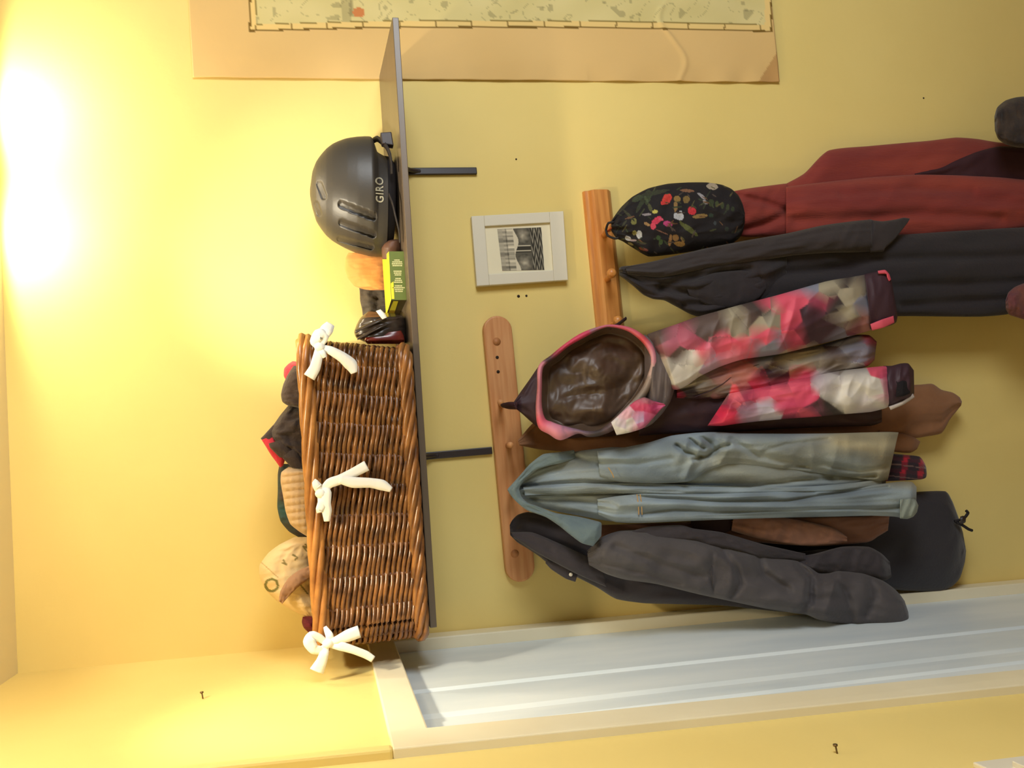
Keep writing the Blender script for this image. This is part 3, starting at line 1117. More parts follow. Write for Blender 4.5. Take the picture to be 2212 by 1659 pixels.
o = loft('brown_mitten', [(634, 790, 690, 790, -0.19, 0.02), (622, 808, 690, 808), (612, 830, 690, 830), (607, 852, 690, 852), (610, 868, 690, 868), (622, 876, 690, 880), (640, 880, 690, 890, -0.19, 0.02)], M_brk, None, y=-0.19, th=0.045, nu=50, nv=44, folds=[drape(0.005, 3, 3, 6)])
tag(o, 'dark brown mitten humped over the basket rim beside the red hat', 'mitten')
hat = thing('fleece_hat', 'dark jester fleece hat with a red pointed tip sticking up from the basket', 'hat', W(680, 950, -0.17))
loft('crown', [(626, 872, 690, 872, -0.16, 0.02), (606, 896, 690, 896), (592, 916, 690, 920), (579, 932, 690, 945), (584, 948, 690, 970), (600, 962, 690, 992), (632, 996, 690, 1015), (656, 1020, 690, 1030, -0.16, 0.02)], M_blk, hat, y=-0.16, th=0.055, nu=70, nv=56, folds=[drape(0.009, 4, 3, 8)])
loft('tip', [(590, 918, 606, 935, -0.185, 0.010), (570, 940, 592, 958), (563, 947, 582, 970, -0.185, 0.008)], M_blk, hat, y=-0.185, th=0.018, nu=24, nv=24)
o = loft('red_edge', [(565, 950, 592, 940, -0.195, 0.006), (575, 966, 600, 962), (586, 984, 610, 972), (598, 1000, 616, 990), (605, 1010, 612, 1006, -0.19, 0.004)], M_redk, hat, y=-0.195, th=0.014, nu=30, nv=26)
o['label'] = 'red edging'
for (yy0, yy1, xx) in ((964, 978, 596), (985, 1000, 622)):
    loft('point', [(xx - 16, yy0 - 6, xx + 20, yy0 - 16, -0.212, 0.008), (xx - 12, yy0 + 4, xx + 26, yy0 + 2), (xx + 8, yy1 + 10, xx + 40, yy1 + 12, -0.212, 0.008)], M_blk, hat, y=-0.212, th=0.014, nu=24, nv=24)


def rib(u, s, px, py):
    return 0.004 * (abs(math.sin((py - 1000 + 0.12 * (px - 600)) * PI / 16.0)) - 0.5) + 0.001 * math.sin(px * 0.5)


o = loft('scarf', [(604, 1002, 680, 1002, -0.11, 0.02), (600, 1024, 680, 1024), (600, 1060, 680, 1060), (599, 1096, 680, 1096), (606, 1126, 680, 1126), (624, 1148, 680, 1148), (644, 1160, 690, 1162, -0.11, 0.02)], M_scarf, None, y=-0.11, th=0.03, nu=60, nv=40, folds=[drape(0.006, 4, 6, 12)])
tag(o, 'dark purple and green scarf folded behind the beige knitted hat', 'scarf')
o = loft('knitted_hat', [(624, 1008, 690, 1020, -0.20, 0.015), (608, 1020, 690, 1020), (606, 1040, 690, 1040), (612, 1075, 690, 1075), (617, 1105, 690, 1105), (627, 1132, 690, 1135), (646, 1148, 690, 1154), (662, 1158, 690, 1164, -0.20, 0.02)], M_beige, None, y=-0.20, th=0.04, nu=130, nv=60, folds=[rib])
tag(o, 'beige rib knitted hat in the middle of the basket', 'hat')
M_prnt = mat('printed_cream_cotton', (214, 186, 138), 0.9, bump=(120, 0.2), attr=True)


def hat_paint(px, py, u, s):
    c = (216, 188, 140)
    r = math.hypot((px - 587) / 1.05, py - 1264)
    if 10 < r < 15.5:
        c = (112, 106, 56)
    for (a, b) in (((610, 1216), (618, 1219)), ((618, 1219), (612, 1210)), ((632, 1198), (642, 1204)), ((642, 1204), (638, 1210)), ((655, 1180), (662, 1190)), ((660, 1176), (666, 1184)), ((655, 1180), (666, 1184)),
                   ((648, 1262), (664, 1282)), ((628, 1246), (640, 1256))):
        ab = (b[0] - a[0], b[1] - a[1])
        t = max(0, min(1, ((px - a[0]) * ab[0] + (py - a[1]) * ab[1]) / (ab[0] ** 2 + ab[1] ** 2)))
        if math.hypot(px - a[0] - ab[0] * t, py - a[1] - ab[1] * t) < 1.8:
            c = (128, 112, 66)
    d_ = abs((py - 1238) - 0.9 * (px - 590))
    if px < 600 and d_ < 1.2 and py < 1250:
        c = (176, 146, 96)
    return lin(c)


hat = thing('bucket_hat', 'cream cotton sun hat with printed letters slumped in the left end of the basket', 'hat', W(680, 1250, -0.17))
loft('crown', [(636, 1160, 690, 1160, -0.15, 0.02), (604, 1176, 690, 1172), (580, 1194, 690, 1190), (561, 1220, 690, 1215), (560, 1240, 690, 1240), (567, 1262, 690, 1262), (581, 1282, 690, 1285), (598, 1298, 690, 1305), (626, 1316, 690, 1325), (655, 1330, 690, 1345, -0.15, 0.02)],
     M_prnt, hat, y=-0.15, th=0.06, nu=150, nv=120, folds=[drape(0.004, 3, 3, 21)], color=hat_paint)
M_fold = mat('taupe_cotton', (150, 112, 82), 0.9, bump=(120, 0.2))
o = loft('brim', [(602, 1298, 610, 1304, -0.226, 0.003), (606, 1276, 622, 1290), (622, 1250, 642, 1270), (645, 1232, 668, 1250), (668, 1222, 690, 1236, -0.226, 0.004)], M_fold, hat, y=-0.226, th=0.012, nu=50, nv=30, folds=[drape(0.003, 2, 3, 5)])
o['label'] = 'taupe underside of the folded brim'
M_wine = mat('wine_red_wool', (96, 30, 34), 0.95, bump=(140, 0.4))
o = loft('wine_glove', [(654, 1332, 690, 1330, -0.17, 0.01), (652, 1344, 690, 1344), (656, 1356, 690, 1360), (666, 1366, 690, 1368, -0.17, 0.01)], M_wine, None, y=-0.17, th=0.03, nu=30, nv=30, folds=[drape(0.004, 3, 3, 3)])
tag(o, 'wine red wool glove just showing at the left end of the basket', 'glove')

# ================================================================== coats on the right-hand rail
M_flor = mat('black_floral_cotton', (24, 20, 22), 0.85, bump=(140, 0.2), attr=True)
FL = [  # zoomed-in design coordinates: x, y, rx, ry, turn, colour
    (1450, 105, 58, 36, 0.2, (176, 160, 138)), (1195, 150, 75, 16, 0.05, (132, 92, 66)), (990, 235, 42, 62, 0.6, (214, 66, 58)), (955, 275, 30, 22, 0, (206, 60, 56)),
    (1095, 235, 34, 32, 0, (140, 112, 60)), (1080, 310, 20, 60, 0.05, (140, 108, 64)), (1190, 240, 34, 38, 0, (128, 104, 58)), (1345, 205, 54, 16, 0.7, (150, 146, 150)),
    (1380, 265, 30, 16, 0.8, (140, 136, 140)), (1245, 355, 44, 38, 0.5, (206, 52, 62)), (1112, 410, 54, 38, 0.1, (196, 198, 206)), (1130, 385, 18, 30, 0, (206, 206, 210)),
    (870, 365, 28, 20, 0, (196, 184, 90)), (785, 392, 46, 14, 0, (150, 140, 142)), (885, 455, 60, 30, 2.5, (212, 62, 92)), (850, 510, 28, 34, 0, (216, 74, 96)),
    (1000, 485, 52, 28, 0.3, (176, 62, 116)), (930, 440, 24, 16, 0.4, (220, 90, 120)), (790, 490, 36, 14, 0.4, (170, 132, 86)), (655, 465, 28, 34, 0.2, (130, 128, 74)),
    (710, 595, 30, 42, 0, (200, 200, 198)), (660, 580, 22, 24, 0.6, (140, 132, 76)), (595, 635, 34, 24, 0.5, (186, 182, 180)), (650, 655, 36, 10, 0, (170, 150, 150)),
    (1325, 410, 82, 20, -0.12, (146, 116, 66)), (1215, 540, 112, 26, 0.65, (88, 92, 48)), (940, 570, 70, 5, 0.4, (140, 96, 78)), (1025, 650, 16, 58, 0.15, (150, 110, 66)),
    (1080, 630, 34, 34, 0.5, (146, 108, 62)), (1120, 690, 54, 28, 0.1, (156, 118, 62)), (1150, 650, 30, 14, 1.0, (146, 112, 66)), (905, 630, 24, 24, 0, (62, 82, 48)),
    (930, 670, 20, 30, 0.4, (70, 88, 50)), (750, 745, 54, 14, 0.3, (128, 70, 56)), (620, 690, 30, 12, 0.4, (140, 130, 90)), (1440, 270, 26, 40, 0.2, (58, 66, 40)),
    (1500, 285, 18, 34, 0.1, (66, 74, 44)), (1555, 300, 18, 34, 0.1, (62, 68, 42)), (1610, 320, 18, 32, 0.1, (58, 64, 40)), (1660, 335, 18, 26, 0.1, (52, 58, 38)),
    (740, 260, 22, 130, 0.5, (58, 62, 46)), (690, 230, 60, 30, -0.5, (60, 68, 48)), (800, 220, 26, 70, 0.25, (58, 66, 44)), (780, 235, 40, 14, 1.1, (76, 86, 60)), (870, 170, 150, 22, -0.18, (54, 56, 40)),
    (820, 320, 18, 44, -0.3, (80, 80, 50)), (605, 400, 80, 14, 0.8, (62, 62, 44)), (540, 330, 90, 14, -0.8, (54, 50, 42)), (1440, 400, 26, 22, 0, (44, 58, 46)), (1480, 480, 16, 20, 0, (60, 66, 70)),
    (1600, 540, 20, 24, 0.2, (46, 52, 44)), (1700, 560, 50, 20, -0.3, (50, 50, 38)), (560, 480, 40, 10, -0.9, (60, 60, 44)), (690, 760, 30, 10, 0.2, (90, 60, 50))]
FLp = [(1230 + a / 4.706, 380 + b / 4.706, rx / 4.706, ry / 4.706, math.cos(t), math.sin(t), lin(c)) for a, b, rx, ry, t, c in FL]
_rg = random.Random(11)
for _k in range(70):
    FLp.append((_rg.uniform(1330, 1600), _rg.uniform(402, 546), _rg.uniform(4, 12), _rg.uniform(0.8, 2.0), *(lambda t: (math.cos(t), math.sin(t)))(_rg.uniform(-1.2, 1.2)),
                lin(_rg.choice(((58, 66, 44), (70, 72, 46), (92, 84, 50), (50, 58, 40), (110, 78, 52), (84, 70, 62))))))
_blk = lin((26, 21, 24))


def floral(px, py, u, s):
    c = _blk
    wob = 0.35 * noise.noise((px * 0.12, py * 0.12, 1.0))
    for x_, y_, rx, ry, co, si, cc in FLp:
        dx, dy = px - x_, py - y_
        if abs(dx) > 32 or abs(dy) > 32:
            continue
        e = ((dx * co + dy * si) / rx) ** 2 + ((-dx * si + dy * co) / ry) ** 2
        if e < 1.0 + wob:
            k = 0.85 + 0.3 * noise.noise((px * 0.4, py * 0.4, 3.0))
            c = tuple(v * k for v in cc)
    return c


bag = thing('floral_bag', 'black drawstring bag with red, white and green flowers hanging from the pine rail', 'bag', W(1330, 500, -0.1))
loft('pouch', [(1320, 478, 1321, 500, -0.11, 0.010), (1332, 460, 1332, 515), (1343, 446, 1346, 522), (1366, 425, 1368, 536), (1400, 407, 1400, 554), (1442, 397, 1442, 551), (1485, 394, 1485, 545), (1527, 394, 1527, 537),
                (1559, 399, 1559, 530), (1580, 408, 1582, 526), (1595, 422, 1597, 514), (1604, 440, 1605, 500), (1609, 460, 1609, 480, -0.11, 0.015)],
     M_flor, bag, y=-0.105, th=0.042, nu=260, nv=260, color=floral, folds=[drape(0.006, 3.5, 2.5, 31), puckers(0.004, 0.05, 3, 1290, 1370)])
px_tube('cord', [(1326, 480, -0.13), (1314, 482, -0.128), (1309, 497, -0.115), (1313, 509, -0.122), (1327, 515, -0.135), (1336, 514, -0.138)], 0.0028, M_strap, bag)
px_tube('hanging_loop', [(1334, 488, -0.130), (1322, 492, -0.125), (1312, 500, -0.108)], 0.004, mat('orange_red_tape', (178, 72, 40), 0.8), bag, flat=0.4)

# red-brown corduroy coat
M_red = mat('rust_red_corduroy', (148, 60, 46), 0.9, vary=((126, 46, 42), 5), bump=(130, 0.3), sheen=0.12, stretch=(3, 1, 0.4))
M_redd = mat('maroon_gap_and_loop', (58, 28, 34), 0.8, bump=(60, 0.2))  # darkened for the shaded gap of the red coat; also colours a loop
coat = thing('coat', 'long rust red coat hanging behind the floral bag', 'coat', W(1600, 460, -0.08))
loft('collar', [(1560, 418, 1560, 505, -0.048, 0.015), (1610, 408, 1610, 512), (1660, 401, 1660, 512), (1703, 396, 1700, 512), (1722, 400, 1720, 510, -0.05, 0.02)], M_red, coat, y=-0.048, th=0.026, nu=50, nv=60, folds=[grooves([([(1600, 424), (1650, 436), (1705, 456)], 0.012, 8), ([(1600, 498), (1660, 480), (1712, 458)], 0.014, 8), ([(1702, 398), (1712, 430), (1714, 470), (1704, 508)], 0.006, 4)]), drape(0.006, 2.5, 1.5, 41)])
loft('back_panel', [(1690, 401, 1690, 470, -0.042, 0.012), (1737, 375, 1737, 470), (1789, 325, 1789, 470), (1883, 315, 1883, 460), (1960, 308, 1960, 440), (2007, 304, 2007, 425), (2065, 297, 2065, 420), (2110, 300, 2110, 420), (2153, 307, 2153, 420), (2230, 314, 2230, 430), (2330, 322, 2330, 440, -0.042, 0.02)],
     M_red, coat, y=-0.042, th=0.026, nu=120, nv=60, folds=[drape(0.006, 2.0, 2, 42)], back=0.5)
loft('lining', [(1975, 374, 1980, 384, -0.066, 0.004), (2040, 356, 2040, 392), (2110, 328, 2110, 400), (2160, 316, 2160, 400), (2240, 318, 2240, 410), (2330, 322, 2330, 430, -0.066, 0.01)], M_redd, coat, y=-0.066, th=0.012, nu=60, nv=36, folds=[drape(0.005, 2.0, 2, 43)])['label'] = 'dark maroon sheet standing in for the shaded gap'  # dark sheet put in as the shade between back panel and sleeve
loft('sleeve', [(1698, 404, 1698, 506, -0.078, 0.015), (1740, 398, 1740, 508), (1820, 389, 1820, 512), (1893, 382, 1893, 514), (1984, 377, 1984, 515), (2080, 379, 2080, 508), (2160, 383, 2160, 500), (2212, 388, 2212, 494), (2270, 392, 2270, 492), (2340, 398, 2340, 490, -0.072, 0.03)],
     M_red, coat, y=-0.072, th=0.034, nu=140, nv=80, folds=[grooves([([(1720, 478), (1860, 470), (2000, 462), (2160, 470)], 0.010, 12), ([(1820, 420), (1960, 408), (2100, 412)], 0.006, 10)]), drape(0.007, 2.2, 2.2, 44)])

# long black coat
M_blc = mat('black_wool', (43, 36, 40), 0.9, vary=((38, 34, 38), 6), bump=(110, 0.25), sheen=0.12)
M_blh = mat('charcoal_wool', (52, 44, 45), 0.9, vary=((48, 42, 44), 6), bump=(110, 0.25), sheen=0.12)
coat = thing('coat', 'long black coat hanging by its hood between the floral bag and the patterned jacket', 'coat', W(1345, 597, -0.11))
loft('skirt', [(1480, 560, 1480, 672, -0.12, 0.02), (1600, 525, 1600, 690), (1760, 512, 1760, 692), (1880, 508, 1880, 690), (1960, 506, 1942, 683), (2050, 500, 2050, 684), (2121, 496, 2121, 684), (2170, 493, 2170, 680), (2212, 491, 2212, 672), (2340, 484, 2340, 660, -0.120, 0.03)],
     M_blc, coat, y=-0.120, th=0.034, nu=150, nv=90, folds=[grooves([([(1600, 600), (1760, 585), (1900, 560), (2100, 556), (2330, 548)], 0.014, 10), ([(1900, 620), (2050, 612), (2330, 606)], 0.012, 10), ([(1950, 660), (2120, 648), (2330, 640)], 0.010, 9)]), drape(0.010, 3.0, 2.2, 51)])
loft('hood', [(1337, 580, 1338, 596, -0.125, 0.008), (1342, 576, 1349, 603), (1360, 574, 1368, 618), (1385, 580, 1390, 637), (1411, 586, 1411, 646), (1435, 586, 1435, 649), (1460, 582, 1460, 662), (1517, 566, 1504, 683), (1560, 546, 1580, 676), (1620, 536, 1640, 660), (1700, 522, 1700, 630, -0.13, 0.02)],
     M_blc, coat, y=-0.135, th=0.045, nu=110, nv=90, folds=[grooves([([(1430, 618), (1500, 600), (1620, 580)], 0.016, 9), ([(1425, 628), (1500, 632), (1580, 622), (1640, 600)], 0.016, 8), ([(1480, 660), (1560, 650), (1630, 632)], 0.010, 8)]), drape(0.011, 3.2, 2.2, 52)])
loft('sleeve', [(1350, 576, 1356, 592, -0.165, 0.006), (1413, 564, 1430, 600), (1517, 538, 1530, 580), (1608, 520, 1625, 566), (1700, 504, 1712, 552), (1776, 487, 1790, 546), (1840, 478, 1850, 545), (1883, 474, 1885, 543, -0.16, 0.02)],
     M_blh, coat, y=-0.160, th=0.030, nu=110, nv=60, folds=[drape(0.006, 2.4, 2.5, 53), puckers(0.004, 0.03, 9, 1790, 1900)])
loft('cuff', [(1876, 474, 1880, 545, -0.165, 0.015), (1905, 478, 1908, 543, -0.165, 0.012), (1935, 474, 1912, 536, -0.165, 0.010), (1952, 470, 1930, 520, -0.162, 0.006), (1966, 472, 1960, 482, -0.160, 0.004)], M_blh, coat, y=-0.162, th=0.024, nu=40, nv=44, folds=[puckers(0.004, 0.05, 4)])
loft('pocket_flap', [(1480, 612, 1490, 640, -0.170, 0.006), (1540, 590, 1556, 668), (1600, 584, 1630, 652), (1650, 590, 1655, 625, -0.165, 0.006)], M_blc, coat, y=-0.168, th=0.014, nu=50, nv=40, folds=[drape(0.004, 2, 2, 54)])

# things cut by the picture's right edge
M_hatd = mat('black_brown_fur', (44, 36, 36), 0.95, vary=((70, 56, 46), 16), bump=(80, 0.6), sheen=0.12)
o = loft('fur_hat', [(2148, 252, 2149, 282, -0.12, 0.01), (2154, 232, 2156, 300), (2172, 217, 2172, 312), (2196, 210, 2196, 318), (2230, 208, 2230, 320), (2270, 220, 2270, 310), (2290, 245, 2290, 285, -0.12, 0.015)], M_hatd, None, y=-0.13, th=0.05, nu=50, nv=50, folds=[drape(0.008, 4, 4, 61)])
tag(o, 'dark furry hat hanging beside the red coat at the right edge of the picture', 'hat')
M_mar = mat('maroon_knit', (98, 52, 58), 0.95, vary=((120, 72, 58), 14), bump=(120, 0.5), sheen=0.12)
o = loft('maroon_glove', [(2172, 650, 2173, 668, -0.195, 0.006), (2178, 632, 2180, 680), (2192, 620, 2192, 684), (2212, 612, 2212, 690), (2250, 608, 2250, 694), (2275, 630, 2275, 676, -0.195, 0.012)], M_mar, None, y=-0.195, th=0.028, nu=40, nv=40, folds=[drape(0.005, 4, 4, 62)])
tag(o, 'maroon knitted glove in front of the black coat at the right edge of the picture', 'glove')

# ================================================================== coats on the left-hand rail
# brown suede coat, mostly hidden
M_sue = mat('brown_suede', (156, 110, 76), 0.95, vary=((138, 94, 62), 7), bump=(90, 0.25), sheen=0.12)
coat = thing('coat', 'brown suede coat hidden behind the patterned jacket, its hem showing below', 'coat', W(1125, 960, -0.06))
loft('body', [(1119, 951, 1122, 962, -0.095, 0.006), (1150, 915, 1160, 970), (1190, 890, 1200, 974), (1250, 880, 1260, 980, -0.07), (1400, 872, 1400, 985, -0.06), (1600, 855, 1600, 985, -0.055), (1800, 840, 1800, 985), (1930, 832, 1930, 975), (1985, 831, 1965, 950), (2014, 829, 1994, 944), (2034, 842, 2034, 936), (2058, 848, 2052, 906), (2073, 858, 2068, 886), (2078, 868, 2076, 876, -0.05, 0.006)],
     M_sue, coat, y=-0.050, th=0.030, nu=170, nv=70, folds=[drape(0.006, 2.5, 2.5, 71)])
loft('sleeve', [(1900, 930, 1900, 972, -0.085, 0.01), (1950, 936, 1950, 978), (1975, 945, 1968, 978), (1988, 954, 1981, 970, -0.085, 0.006)], M_sue, coat, y=-0.085, th=0.018, nu=40, nv=36)

# plaid shirt, only a corner of it in view


def plaid(px, py, u, s):
    a = (px * 0.9 + py * 0.15) % 34
    b = (py - 0.12 * px) % 26
    c = (42, 26, 34)
    if a < 11:
        c = (122, 26, 40)
    if b < 9:
        c = tuple(0.5 * v + 0.5 * w for v, w in zip(c, (150, 28, 44))) if a < 11 else (64, 26, 36)
    if a < 11 and b < 9:
        c = (176, 30, 48)
    if 16 < b < 18:
        c = (120, 92, 84)
    return lin(c)


M_plaid = mat('red_plaid_flannel', (120, 30, 40), 0.95, attr=True, bump=(120, 0.2), sheen=0.2)
o = loft('plaid_shirt', [(1640, 975, 1640, 1040, -0.102, 0.01), (1800, 975, 1800, 1040), (1900, 978, 1900, 1040), (1950, 982, 1950, 1038), (1986, 986, 1988, 1036), (1997, 1000, 2000, 1032), (2001, 1010, 2002, 1024, -0.102, 0.006)], M_plaid, None, y=-0.104, th=0.014, nu=90, nv=70, color=plaid, folds=[drape(0.004, 3, 3, 72)])
tag(o, 'red and black plaid shirt, its tail showing under the denim jacket', 'shirt')

# black jacket with a drawcord hem
M_blj = mat('black_softshell', (46, 42, 46), 0.75, bump=(140, 0.15), sheen=0.2)
jk = thing('jacket', 'black jacket with a drawcord at its hem hanging behind the grey jacket', 'jacket', W(1900, 1170, -0.06))
loft('body', [(1500, 1120, 1500, 1240, -0.042, 0.015), (1700, 1100, 1700, 1250), (1850, 1080, 1850, 1262), (1930, 1070, 1920, 1272), (1986, 1062, 1960, 1276), (2042, 1061, 2032, 1277), (2056, 1080, 2058, 1266), (2064, 1100, 2074, 1248), (2072, 1122, 2084, 1215), (2080, 1150, 2087, 1190, -0.042, 0.01)],
     M_blj, jk, y=-0.042, th=0.034, nu=130, nv=90, folds=[drape(0.007, 2.5, 2.5, 73)])
px_tube('drawcord', [(2062, 1126, -0.085), (2074, 1123, -0.088), (2084, 1118, -0.09), (2091, 1108, -0.09), (2087, 1103, -0.09)], 0.0036, M_strap, jk)
px_tube('drawcord', [(2066, 1128, -0.085), (2080, 1135, -0.09), (2092, 1143, -0.09), (2100, 1146, -0.09)], 0.0036, M_strap, jk)
loft('cord_lock', [(2074, 1116, 2074, 1132, -0.092, 0.004), (2080, 1114, 2080, 1132), (2087, 1116, 2086, 1128, -0.092, 0.004)], M_iron, jk, y=-0.092, th=0.008, nu=14, nv=16)

# brown leather waistcoat between the denim and the grey jacket
M_br2 = mat('brown_brushed_leather', (146, 102, 80), 0.8, vary=((122, 82, 64), 8), bump=(60, 0.3), sheen=0.2)
M_br2d = mat('dark_maroon_lining', (48, 28, 32), 0.8)
vs = thing('waistcoat', 'brown brushed leather waistcoat squeezed between the denim and grey jackets', 'waistcoat', W(1500, 1140, -0.11))
loft('body', [(1285, 1134, 1285, 1185, -0.122, 0.005), (1330, 1133, 1330, 1180), (1450, 1129, 1450, 1166), (1560, 1125, 1560, 1160), (1640, 1121, 1640, 1172), (1760, 1117, 1760, 1180), (1870, 1115, 1872, 1172), (1900, 1108, 1898, 1158), (1922, 1110, 1918, 1146, -0.122, 0.005)], M_br2, vs, y=-0.122, th=0.007, nu=120, nv=60, folds=[drape(0.005, 2.2, 3, 74)])
loft('front_panel', [(1584, 1118, 1580, 1146, -0.150, 0.004), (1592, 1112, 1598, 1152), (1640, 1112, 1650, 1166), (1720, 1122, 1730, 1178), (1800, 1140, 1800, 1176), (1830, 1160, 1830, 1172, -0.150, 0.004)], M_br2, vs, y=-0.150, th=0.008, nu=60, nv=40, folds=[drape(0.004, 3, 4, 75), puckers(0.003, 0.04, 6)])
loft('lining', [(1490, 1116, 1500, 1160, -0.148, 0.004), (1545, 1116, 1550, 1156), (1580, 1116, 1578, 1146, -0.148, 0.004)], M_br2d, vs, y=-0.148, th=0.008, nu=30, nv=30)

# grey jacket
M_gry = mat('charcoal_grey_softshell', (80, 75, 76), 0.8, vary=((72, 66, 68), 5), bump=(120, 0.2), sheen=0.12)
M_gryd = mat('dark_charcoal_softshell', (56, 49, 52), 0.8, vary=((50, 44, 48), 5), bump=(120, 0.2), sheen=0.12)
M_snap = mat('pale_snap_button', (214, 204, 184), 0.3, metal=0.3)
jk = thing('jacket', 'charcoal grey jacket with bulky sleeve hanging nearest the door', 'jacket', W(1105, 1140, -0.1))
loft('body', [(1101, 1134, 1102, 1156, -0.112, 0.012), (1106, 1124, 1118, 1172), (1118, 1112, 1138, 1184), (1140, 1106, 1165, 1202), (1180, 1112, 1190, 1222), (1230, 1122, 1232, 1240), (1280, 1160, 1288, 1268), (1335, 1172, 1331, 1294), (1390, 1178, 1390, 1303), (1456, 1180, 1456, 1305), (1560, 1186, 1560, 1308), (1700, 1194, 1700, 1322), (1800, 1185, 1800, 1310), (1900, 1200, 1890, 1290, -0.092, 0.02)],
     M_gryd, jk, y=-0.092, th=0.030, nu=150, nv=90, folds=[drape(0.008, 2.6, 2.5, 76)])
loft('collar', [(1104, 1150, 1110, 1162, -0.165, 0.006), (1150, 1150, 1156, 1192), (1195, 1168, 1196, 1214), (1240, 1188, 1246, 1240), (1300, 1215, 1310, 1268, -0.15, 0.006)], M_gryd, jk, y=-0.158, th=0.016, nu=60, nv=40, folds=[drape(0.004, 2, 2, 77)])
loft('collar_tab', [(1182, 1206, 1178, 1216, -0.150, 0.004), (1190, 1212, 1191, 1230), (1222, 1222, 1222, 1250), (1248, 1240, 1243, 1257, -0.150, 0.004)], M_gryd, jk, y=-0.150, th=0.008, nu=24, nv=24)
loft('sleeve', [(1268, 1190, 1272, 1220, -0.175, 0.008), (1300, 1160, 1310, 1240), (1340, 1146, 1350, 1252), (1400, 1146, 1420, 1262), (1500, 1164, 1510, 1284), (1570, 1184, 1575, 1298), (1656, 1201, 1650, 1314), (1720, 1211, 1712, 1324), (1750, 1225, 1742, 1328), (1768, 1238, 1766, 1338), (1790, 1238, 1790, 1344), (1812, 1233, 1818, 1347), (1862, 1238, 1880, 1353), (1905, 1253, 1930, 1359), (1930, 1270, 1952, 1357), (1944, 1284, 1963, 1340), (1954, 1298, 1962, 1322, -0.17, 0.02)],
     M_gry, jk, y=-0.175, th=0.048, nu=190, nv=100, folds=[grooves([([(1540, 1196), (1534, 1240), (1544, 1290)], 0.005, 3), ([(1560, 1190), (1590, 1225), (1600, 1262), (1580, 1290)], 0.012, 8), ([(1640, 1206), (1650, 1240), (1700, 1270)], 0.012, 9), ([(1725, 1216), (1752, 1250), (1750, 1300), (1728, 1326)], 0.020, 9), ([(1800, 1240), (1830, 1290), (1840, 1345)], 0.010, 9), ([(1880, 1250), (1890, 1290), (1870, 1330)], 0.010, 9), ([(1330, 1180), (1420, 1215), (1520, 1245)], 0.008, 9), ([(1300, 1215), (1400, 1240), (1470, 1262)], 0.006, 6)]), drape(0.008, 2.6, 3.6, 78), puckers(0.010, 0.016, 8, 1540, 1950), puckers(0.005, 0.010, 4, 1290, 1560)])
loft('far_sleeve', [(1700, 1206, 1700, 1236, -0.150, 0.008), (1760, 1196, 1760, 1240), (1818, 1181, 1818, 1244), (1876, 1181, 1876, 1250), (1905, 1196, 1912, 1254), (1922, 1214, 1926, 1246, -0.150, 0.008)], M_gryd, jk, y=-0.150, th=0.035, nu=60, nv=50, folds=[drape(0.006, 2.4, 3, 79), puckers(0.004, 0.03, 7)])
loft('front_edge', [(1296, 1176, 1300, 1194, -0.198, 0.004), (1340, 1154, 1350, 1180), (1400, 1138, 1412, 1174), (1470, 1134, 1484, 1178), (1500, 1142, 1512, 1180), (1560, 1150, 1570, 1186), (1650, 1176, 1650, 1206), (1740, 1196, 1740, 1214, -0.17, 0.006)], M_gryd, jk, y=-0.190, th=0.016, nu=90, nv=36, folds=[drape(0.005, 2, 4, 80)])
for (bx, by, yb_) in ((1521, 1191, -0.2215), (1233, 1241, -0.1605)):
    MB().ball(W(bx, by, yb_), 0.0042, 14, 8, (1, 0.5, 1)).build('snap_button', M_snap, jk, True)
P = []
for i in range(13):
    t = i / 12
    P.append((1540 - 8 * math.sin(t * 2.4) + 10 * t, 1200 + 84 * t, -0.2235 + 0.02 * (2 * t - 0.9) ** 2))
px_tube('seam', P, 0.0012, M_gryd, jk)

# denim jacket


def denim_col(px, py, u=0, s=0):
    """washed blue that has yellowed to khaki towards the hem"""
    n1 = noise.noise((px * 0.006, py * 0.016, 5.5))
    n2 = noise.noise((px * 0.016, py * 0.05, 9.5))
    k = max(0.0, min(1.0, (px - 1500) / 330.0)) * max(0.0, min(1.0, (1062 - py) / 26.0))
    k = max(0.0, min(1.0, k * (0.75 + 0.9 * n1) + 0.08 + 0.4 * max(0, n1)))
    b = 1.0 + 0.20 * n2 + 0.12 * n1
    c = [130 + (150 - 130) * k, 145 + (140 - 145) * k, 157 + (112 - 157) * k]
    return lin([max(20, min(240, v * b)) for v in c])


DEN = grooves([([(1129, 1051), (1206, 1044), (1262, 1041), (1373, 1048), (1511, 1050), (1620, 1050), (1740, 1036), (1890, 1028)], 0.016, 4.5),
               ([(1134, 1064), (1206, 1069), (1317, 1064), (1428, 1077), (1567, 1083), (1700, 1082), (1840, 1062), (1920, 1052)], 0.013, 4.0),
               ([(1150, 1076), (1234, 1078), (1330, 1092)], 0.010, 5), ([(1387, 1111), (1456, 1100), (1594, 1105), (1750, 1100), (1900, 1098), (1975, 1094)], 0.010, 4.5),
               ([(1480, 1066), (1600, 1068), (1760, 1064)], 0.006, 3), ([(1230, 985), (1300, 1000), (1380, 1002), (1450, 990)], 0.008, 6),
               ([(1462, 962), (1480, 975), (1512, 985)], 0.018, 5), ([(1490, 948), (1508, 962), (1520, 968)], 0.014, 4), ([(1516, 944), (1534, 956), (1540, 966)], 0.012, 4), ([(1500, 992), (1530, 984), (1556, 966), (1575, 962)], 0.020, 5),
               ([(1580, 950), (1640, 985), (1720, 1000), (1800, 1030)], 0.012, 8), ([(1650, 975), (1700, 960), (1790, 950)], 0.006, 5), ([(1700, 1010), (1780, 1004), (1860, 1018), (1915, 1010)], 0.008, 5)])
M_den = mat('faded_blue_denim', (142, 153, 150), 0.92, attr=True, bump=(200, 0.25), sheen=0.1)
